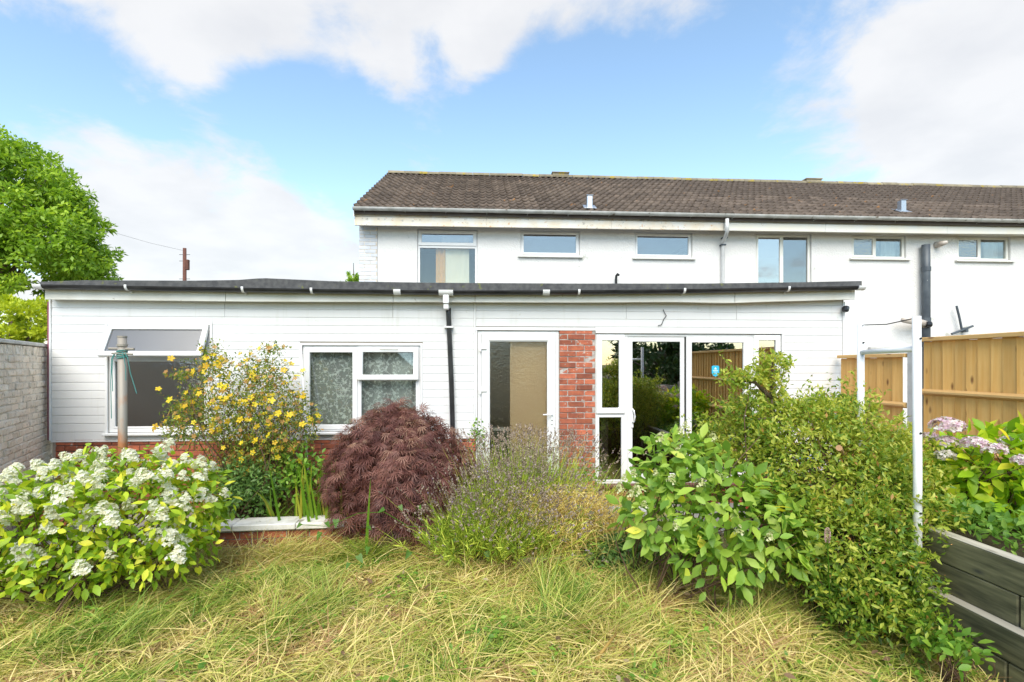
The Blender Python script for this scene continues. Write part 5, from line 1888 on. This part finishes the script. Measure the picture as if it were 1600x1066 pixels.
def lavender(name, label, base, n, fan, length, lean, seed, spike=.055):
    g = np.random.default_rng(seed)
    base = np.array(base, float)
    root = empty(name, base)
    tag(root, label, 'plant', 'lavender clumps by the low wall')
    P0 = np.stack([g.normal(0, fan * .35, n), g.normal(0, fan * .28, n), np.zeros(n) + .02], 1)
    d0 = norm(np.stack([P0[:, 0] * 1.3, P0[:, 1] * 1.3, np.ones(n)], 1) + np.array(lean) + g.normal(0, .13, (n, 3)))
    L = length * g.uniform(.6, 1.05, n)
    s = Soup()
    V, Q, T, r, tip, dt = strands(P0, d0, L, g.uniform(0, .12, n), np.full(n, .008), g.random(n), 4, g)
    s.add(V, Q, T, r)
    m_ = n * 14
    i = g.integers(0, n, m_)
    f_ = g.uniform(.1, .62, m_)
    pp = P0[i] + d0[i] * (L[i] * f_)[:, None]
    s.add(*stamp(np.array([(0, 0, 0), (-.05, .45, .02), (.05, .45, .02), (0, 1, 0)]), [], FLAT[2], pp, norm(d0[i] + g.normal(0, .45, (m_, 3))), norm(g.normal(size=(m_, 3))), g.uniform(.06, .13, m_), g.random(m_)))
    s.build('foliage', MAT['lf_lavender'], root)
    s = Soup()
    for q_ in range(7):
        s.add(*stamp(np.array([(0, 0, 0), (-.34, .5, .12), (.34, .5, .12), (0, 1, .2)]), [], FLAT[2], tip + dt * (spike * (q_ * .17 - .25)), norm(dt + g.normal(0, .6, (n, 3))), norm(g.normal(size=(n, 3))), np.full(n, .022) * g.uniform(.7, 1.2, n), g.random(n)))
    s.build('flower_spikes', MAT['lv_spike'], root)
    return root


lavender('lavender', 'upright lavender clump with faded spikes in front of the glazed door', (.12, 5.62, -.25), 1200, .64, 1.12, (.10, 0, .4), 61)
lavender('lavender', 'sprawling darker lavender clump drooping over the low wall beside the maple', (-.14, 5.2, -.2), 1400, .76, .78, (.22, -.35, .0), 62)

# --- straw coloured seed grass right of the lavender
g = np.random.default_rng(71)
sb = np.array([.44, 5.2, -.25])
root = empty('seed_grass', sb)
tag(root, 'tangled straw yellow seed grass under the brick pier', 'grass')
n = 5200
P0 = np.stack([g.normal(0, .19, n), g.normal(0, .11, n), np.full(n, .0)], 1)
d0 = norm(np.stack([P0[:, 0] * 1.6, P0[:, 1] * 1.6 - .1, np.ones(n)], 1) + g.normal(0, .28, (n, 3)))
s = Soup()
s.add(*strands(P0, d0, .72 * g.uniform(.45, 1.05, n), g.uniform(.05, .5, n), np.full(n, .007), g.random(n), 5, g)[:4])
for q_ in range(2):                                    # branching, curling side stalks with fine seed husks
    m_ = 4200
    i = g.integers(0, n, m_)
    s.add(*strands(P0[i] + d0[i] * g.uniform(.18, .6, (m_, 1)), norm(d0[i] * .4 + g.normal(0, .7, (m_, 3))), g.uniform(.08, .26, m_), g.uniform(.1, .9, m_), np.full(m_, .0055), g.random(m_), 4, g)[:4])
m_ = 9000
i = g.integers(0, n, m_)
s.add(*stamp(np.array([(0, 0, 0), (-.11, .5, .03), (.11, .5, .03), (0, 1, 0)]), [], FLAT[2], P0[i] + d0[i] * g.uniform(.25, .68, (m_, 1)) + g.normal(0, .03, (m_, 3)), norm(g.normal(size=(m_, 3)) + np.array([0, 0, .3])), norm(g.normal(size=(m_, 3))), g.uniform(.015, .045, m_), g.random(m_)))
s.build('stalks', MAT['lf_straw'], root)


# --- iris clumps: broad upright blades
def blades(name, label, spots, mat, seed, group=None, cat='plant'):
    g = np.random.default_rng(seed)
    base = np.array(spots[0][0])
    root = empty(name, base)
    tag(root, label, cat, group)
    for p, L, w, lean, dr_ in spots:
        V, Q, T, r, _, _ = strands(np.array([p]) - base, np.array([lean]), np.array([L]), np.array([dr_]), np.array([w]), np.array([g.random()]), 6, g, face=np.array([[math.cos(g.normal(0, .6)), math.sin(g.normal(0, .6)), 0.0]]))
        # face the blade outwards with a slight keel
        o = bpy.data.objects.new('blade', fast_mesh('blade', V, Q, T, r, MAT[mat], True))
        link(o, root)
    return root


g = np.random.default_rng(81)
sp_ = []
for i in range(44):
    px = g.choice([462, 490, 500, 525, 515, 497, 532])
    p = W(px + g.normal(0, 11), 812, 5.42)
    sp_.append(((p.x, p.y + g.normal(0, .06), -.22), g.uniform(.6, .95), g.uniform(.028, .044), (g.normal(0, .12), g.normal(-.05, .1), 1.0), g.uniform(.0, .10)))
for i in range(7):
    p = W(440 + g.normal(0, 10), 800, 5.5)
    sp_.append(((p.x, p.y, -.22), g.uniform(.6, .8), .03, (g.uniform(-.5, .8), -.25, 1.0), g.uniform(.12, .3)))
blades('iris', 'iris clump with upright green sword leaves behind the low wall', sp_, 'lf_iris', 82)
p = W(571, 835, 5.0)
blades('sword_leaf_plant', 'single tall yellow green sword leaf in front of the maple', [((p.x, p.y, -.27), .82, .034, (.06, 0, 1), .01), ((p.x + .03, p.y, -.27), .4, .02, (.4, -.2, 1), .15), ((p.x - .03, p.y, -.27), .3, .02, (-.4, -.1, 1), .12)], 'lf_iris', 83)

# --- feathery dark weeds behind the low wall, and leafy weeds
for k_, (px, py, Y, rx, ry, n, mt, sz, lab) in enumerate([(380, 765, 5.5, 55, 52, 2600, 'fern', .06, 'dark feathery green weed between the white hydrangea and the yellow shrub'),
                                                     (465, 745, 5.75, 55, 52, 700, 'lf_weed', .075, 'leafy green weed behind the iris beneath the bedroom window'),
                                                     (965, 868, 4.8, 62, 30, 2400, 'fern', .075, 'loose green weed tangle left of the green hydrangea'),
                                                     (1320, 905, 3.7, 60, 30, 420, 'lf_weed', .06, 'low leafy weed at the foot of the evergreen shrub'),
                                                     (1480, 1005, 3.05, 48, 26, 160, 'lf_weed', .07, 'leafy weed sprig at the foot of the sleeper bed'),
                                                     (915, 745, 6.1, 40, 24, 260, 'lf_weed', .05, 'small leafy weed at the foot of the brick pier'),
                                                     (745, 680, 5.95, 16, 28, 110, 'lf_weed', .05, 'weed sprig beside the hinge side of the glazed door')]):
    c_ = W(px, py, Y)
    zb = -.27
    shrub('weed', lab, 'weed', (c_.x, c_.y, zb), [px_blob(px, py, Y, rx, ry, .25)], n, sz, (mt, None), 0, tpl=SMALL if mt == 'fern' else LEAF, stems=22, stem_r=.005, base_r=.05, seed=90 + k_, inner=.85, droop=.0, spread=.9)

# --- bindweed leaves and dry leaves lying on the grass, and the pink flower spike
g = np.random.default_rng(111)
lm = oval_mesh('bindweed_leaf', MAT['lf_weed'], ([(0, 0, 0), (-.30, -.12, .0), (-.34, .15, .03), (0, .3, -.02), (.34, .15, .03), (.30, -.12, .0), (-.18, .6, .01), (.18, .6, .01), (0, 1, -.03)], [], [(0, 2, 1), (0, 3, 2), (0, 4, 3), (0, 5, 4), (2, 3, 6), (3, 4, 7), (3, 8, 6), (3, 7, 8)]))
p0 = W(760, 840, 4.85)
bw = empty('bindweed', (p0.x, p0.y, -.25))
tag(bw, 'bindweed with heart shaped leaves trailing over the low wall and grass', 'weed')
for px, py, Y in [(805, 805, 4.9), (828, 815, 4.9), (850, 808, 4.9), (835, 800, 4.9), (715, 838, 4.85), (730, 815, 4.9), (690, 838, 4.9), (1325, 780, 3.7), (470, 818, 5.0), (510, 816, 5.0), (525, 812, 5.0), (575, 822, 5.0), (600, 795, 4.9), (500, 832, 5.0), (655, 790, 4.75), (625, 790, 4.75),
                  (560, 868, 4.6), (575, 855, 4.6), (640, 862, 4.7), (545, 880, 4.5), (870, 820, 4.8), (905, 790, 4.9), (925, 800, 4.9), (935, 815, 4.85), (845, 828, 4.8), (760, 862, 4.6)]:
    o = bpy.data.objects.new('leaf', lm)
    o.matrix_basis = frame_matrix(W(px, py, Y) - Vector(bw.location), (g.normal(0, .5), -.3, -.6), (g.normal(0, .3), -.6, .9), g.uniform(.05, .095))
    link(o, bw)
tw_ = MB()
for a_, b_ in (((470, 820, 5.0), (600, 800, 4.9)), ((690, 845, 4.85), (850, 808, 4.88)), ((850, 808, 4.88), (935, 812, 4.85)), ((545, 880, 4.55), (640, 862, 4.7)), ((600, 800, 4.9), (715, 838, 4.86)), ((640, 862, 4.7), (760, 862, 4.6))):
    A, B_ = W(*a_) - Vector(bw.location), W(*b_) - Vector(bw.location)
    tw_.tube([A, A.lerp(B_, .35) + Vector((0, -.03, -.05)), A.lerp(B_, .7) + Vector((0, -.02, .03)), B_], .003, 5)
tw_.build('vine', MAT['lf_iris'], bw)

fs = W(1293, 838, 3.45)
root = empty('flower_spike', (fs.x, fs.y, -.27))
tag(root, 'single pink poker shaped flower spike in front of the evergreen shrub', 'flower')
g = np.random.default_rng(121)
n = 420
zz_ = g.random(n)
th = g.random(n) * 6.283
rr = .013 * np.sqrt(np.clip(1 - np.abs(2 * zz_ - .9) ** 3, .1, 1))
hz_ = fs.z + .27 - .045
Pp = np.stack([rr * np.cos(th), rr * np.sin(th), hz_ + .10 * zz_], 1)
s = Soup()
s.add(*stamp(*SMALL, Pp, norm(np.stack([np.cos(th), np.sin(th), np.full(n, .5)], 1)), norm(g.normal(size=(n, 3))), np.full(n, .009), g.random(n)))
s.build('petals', MAT['pet_rose'], root)
MB().tube([(.12, .15, 0), (.05, .06, hz_ * .5), (0, 0, hz_ + .02)], .004, 6).build('stem', MAT['lf_iris'], root)

# --- lawn: long, lodged, half dry grass
g = np.random.default_rng(131)


def field(x, y, a):
    return np.sin(1.9 * x + a) * np.cos(1.6 * y + 2 * a) + .6 * np.sin(3.7 * x - 2.9 * y + 3 * a) + .35 * np.sin(8.3 * x + 5.1 * y + a)


def grass(n, x0, x1, y0, y1, Lm, tone, seed, wid=.006, up0=.3, zfun=lawn_z, keep=None, lift=.0, patch=1.0):
    g = np.random.default_rng(seed)
    xs, ys = g.uniform(x0, x1, n), g.uniform(y0, y1, n)
    if keep is not None:
        ok = keep(xs, ys)
        xs, ys = xs[ok], ys[ok]
        n = len(xs)
    P0 = np.stack([xs, ys, zfun(xs, ys) + lift * g.random(n) * (.6 + .4 * field(xs * 2.1, ys * 2.1, .9))], 1)
    ang = 1.2 * field(xs * 1.7, ys * 1.7, .4) + 1.1 * field(xs * 5.3, ys * 5.3, 1.7) + g.normal(0, 1.1, n)
    h = np.clip(.6 + .28 * field(xs * 1.3, ys * 1.3, 2.1) + .25 * field(xs * 3.9, ys * 3.9, .3), .15, 1.4)
    up = np.clip(g.normal(up0, .30, n), -.05, 1.8)
    d0 = norm(np.stack([np.cos(ang), np.sin(ang) * .85, up], 1))
    L = Lm * g.uniform(.4, 1.4, n) * (.6 + .55 * h)
    tn = np.clip(tone + patch * (.15 * field(xs * 1.2, ys * 1.5, 5.0) + .15 * field(xs * 3.3, ys * 3.6, 1.0) + .08 * field(xs * 8.0, ys * 9.0, 3.0)) + g.normal(0, .21, n), .01, .995)
    return strands(P0, d0, L, g.uniform(.0, .4, n), wid * g.uniform(.45, 1.7, n), tn, 3, g, True)[:4]


def in_view(x, y):
    return (np.abs(x) < y * 1.12 + .3)


lawn_keep = lambda x, y: in_view(x, y) & (x < 2.86 - (y - 3) * SA) & (y < 5.03 + .117 * (x + 3.4))
s = Soup()
s.add(*grass(72000, -4.6, 2.9, 2.5, 5.6, .16, .50, 132, wid=.0085, up0=.25, lift=.05, keep=lawn_keep))
s.add(*grass(34000, -4.6, 2.9, 2.5, 5.6, .26, .63, 133, wid=.007, up0=.12, lift=.09, keep=lawn_keep))
s.add(*grass(9000, -4.6, 2.9, 2.5, 5.6, .36, .66, 139, wid=.0055, up0=.35, lift=.06, keep=lawn_keep))
s.add(*grass(16000, -4.6, 2.9, 2.5, 5.6, .20, .15, 140, wid=.009, up0=.55, keep=lambda x, y: lawn_keep(x, y) & (field(x * 2.6, y * 2.9, 6.3) > .55)))
s.add(*grass(9000, -3.6, -1.4, 3.2, 4.5, .34, .24, 134, up0=.75, keep=lambda x, y: lawn_keep(x, y) & (field(x * 1.6, y * 1.6, .9) > .1)))
s.add(*grass(7000, .2, 2.3, 3.5, 4.9, .38, .30, 135, up0=.7, keep=lambda x, y: lawn_keep(x, y) & (field(x * 1.6, y * 1.6, 2.9) > -.2)))
s.add(*grass(42000, -3.2, 1.8, 4.5, 5.5, .38, .56, 136, up0=.7, keep=lambda x, y: lawn_keep(x, y) & (y > 4.72 + .117 * (x + 3.4)) & (field(x * 1.6, y * 1.6, 4.0) > -.6)))
s.add(*grass(16000, -3.6, 1.8, 5.3, 6.5, .46, .34, 137, up0=1.0, zfun=lambda x, y: np.full_like(x, -.25), keep=lambda x, y: (y > 5.45 + .117 * (x + 3.4))))
s.add(*grass(24000, -6, 4.3, -3, 2.5, .24, .50, 138, wid=.010, keep=lambda x, y: x < 2.8))
lg = s.build('lawn_grass', MAT['grass'])
tag(lg, 'long lodged half dry grass covering the whole lawn', 'grass')
# low broad leaved weeds in patches of the lawn
g = np.random.default_rng(145)
n = 9000
xs, ys = g.uniform(-3.6, 2.8, n), g.uniform(2.6, 5.0, n)
ok = lawn_keep(xs, ys) & (field(xs * 2.3, ys * 2.7, 8.1) + .5 * field(xs * 6, ys * 6, 2.2) > .75)
xs, ys = xs[ok], ys[ok]
n = len(xs)
s = Soup()
s.add(*stamp(*LEAF, np.stack([xs, ys, lawn_z(xs, ys) + g.uniform(.03, .12, n)], 1), norm(g.normal(size=(n, 3)) * np.array([1, 1, .3])), norm(g.normal(0, .4, (n, 3)) + np.array([0, -.2, 1])), g.uniform(.02, .055, n), g.random(n)))
lwd = s.build('lawn_weeds', MAT['lf_weed'], None, True)
tag(lwd, 'patches of low broad leaved green weeds in the lawn', 'weeds')
# scattered brown dead leaves
g = np.random.default_rng(141)
n = 420
xs, ys = g.uniform(-2.5, 2.7, n), g.uniform(2.7, 4.9, n)
cl = np.abs(field(xs * 1.2, ys * 1.2, 7.0)) > .75
xs, ys = xs[cl], ys[cl]
n = len(xs)
s = Soup()
s.add(*stamp(*LEAF, np.stack([xs, ys, lawn_z(xs, ys) + g.uniform(.03, .10, n)], 1), norm(g.normal(size=(n, 3)) * np.array([1, 1, .25])), norm(g.normal(0, .5, (n, 3)) + np.array([0, -.2, 1])), g.uniform(.03, .07, n), g.random(n)))
leafmat('lf_dead', [(0, (.10, .055, .03)), (.6, (.22, .13, .07)), (1, (.42, .32, .20))], trans=.1, rough=.8)
dl = s.build('dead_leaves', MAT['lf_dead'])
tag(dl, 'scattered brown dead leaves lying in the lawn', 'leaves')
tk = W(955, 1045, 3.35)
dg = empty('dry_twig', (tk.x, tk.y, -.2))
tag(dg, 'pale dry twig lying on the lawn at the bottom of the picture', 'twig')
MB().tube([(-.12, -.14, .0), (-.03, -.03, .035), (.05, .08, .05)], [.012, .010, .006], 6).build('stick', MAT['lf_straw'], dg, 0, True)


# ------------------------------------------------------------------ trees
def tree(name, label, base, blobs, n, size, mat, trunk_r, seed, cat='tree', limbs=26, tpl=FLAT, inner=.55, group=None, droop=.2):
    g = np.random.default_rng(seed)
    base = np.array(base, float)
    root = empty(name, base)
    tag(root, label, cat, group)
    B = [(np.array(b[0]) - base, b[1]) for b in blobs]
    # break the big lobes up into many leaf clumps
    C, O1 = blob_points(B, max(40, n // 130), .35, g, -.8)
    rad = np.mean([np.mean(b[1]) for b in blobs])
    i = g.integers(0, len(C), n)
    d_ = norm(g.normal(size=(n, 3)))
    cr_ = rad * g.uniform(.13, .26, len(C))
    P = C[i] + d_ * (cr_[i] * g.random(n) ** .4)[:, None] * np.array([1.15, 1.15, .75])
    O = norm(O1[i] * .6 + d_)
    al, nm = leaf_frames(O, droop, .6, .5, g)
    ct = g.random(len(C))
    s = Soup()
    s.add(*stamp(*tpl, P, al, nm, size * g.uniform(.6, 1.3, n), np.clip(.45 * ct[i] + .6 * g.random(n), 0, 1)))
    s.build('crown', MAT[mat], root)
    cen = np.mean([b[0] for b in B], 0)
    t_ = MB().tube([(0, 0, 0), (cen[0] * .15, cen[1] * .15, cen[2] * .45), (cen[0] * .6, cen[1] * .6, cen[2] * .8), (cen[0], cen[1], cen[2] * 1.15)], [trunk_r, trunk_r * .8, trunk_r * .55, trunk_r * .2], 9)
    for q_ in g.permutation(len(C))[:limbs]:
        h0 = g.uniform(.35, .95)
        a = Vector((cen[0] * h0, cen[1] * h0, cen[2] * h0))
        b_ = Vector(C[q_])
        t_.tube([a, a.lerp(b_, .5) + Vector((0, 0, .08 * (b_ - a).length)), b_], [trunk_r * .32, trunk_r * .2, trunk_r * .06], 6)
    t_.build('trunk', MAT['bark'], root, 0, True)
    return root


Y = 24
bl = [px_blob(20, 330, Y, 95, 95, 3.2), px_blob(-60, 300, Y, 120, 115, 3.5), px_blob(75, 370, Y, 70, 75, 2.4), px_blob(115, 395, Y, 48, 55, 1.8), px_blob(30, 420, Y, 100, 70, 2.6), px_blob(10, 270, Y, 55, 60, 2.0), px_blob(-150, 350, Y, 110, 120, 3.4)]
tree('broadleaf_tree', 'large bright green broadleaf tree beyond the boundary wall', (W(-40, 570, Y).x, Y, -.27), bl, 72000, .25, 'lf_tree', .30, 151, limbs=26)
bl = [px_blob(20, 505, 8.6, 55, 46, .6), px_blob(52, 520, 8.3, 30, 42, .4), px_blob(-20, 500, 8.6, 50, 60, .6), px_blob(15, 560, 8.5, 70, 50, .6)]
tree('golden_conifer', 'yellow green conifer peeping over the painted brick wall', (W(15, 570, 8.6).x, 8.6, -.27), bl, 9000, .085, 'lf_conifer', .10, 152, cat='conifer', inner=.6, droop=-.4)
bl = [px_blob(552, 432, 19, 9, 10, .3), px_blob(545, 450, 19, 14, 12, .3), px_blob(560, 445, 19, 14, 14, .4)]
tree('small_tree', 'tip of a small tree showing past the corner of the end house', (W(556, 570, 19).x, 19, -.27), bl, 900, .14, 'lf_tree', .07, 153, limbs=10)
# dark trees at the far end of the garden, mirrored in the glass
for k_, (x, y, h, r) in enumerate([(7.2, -4.5, 4.6, 2.0), (9.6, -8.5, 5.4, 2.4), (4.2, -12.5, 5.0, 2.4), (-1.0, -14.0, 4.6, 2.4), (-6.5, -12.0, 5.0, 2.6)]):
    tree('garden_tree', ['dark evergreen tree beyond the low grey fence, nearest the patio doors', 'dark evergreen tree behind the low grey fence, farthest right', 'dark tree at the end of the garden, right of centre', 'dark tree at the middle of the garden end', 'dark tree at the left of the garden end'][k_],
         (x, y, -.27), [((x, y, h * .55), (r, r, h * .42)), ((x + .7, y + .5, h * .35), (r * .8, r * .8, h * .33)), ((x - .8, y + .6, h * .4), (r * .7, r * .7, h * .33))], 5500, .26, 'lf_dark', .16, 160 + k_, group='trees at the end of the garden', limbs=14)
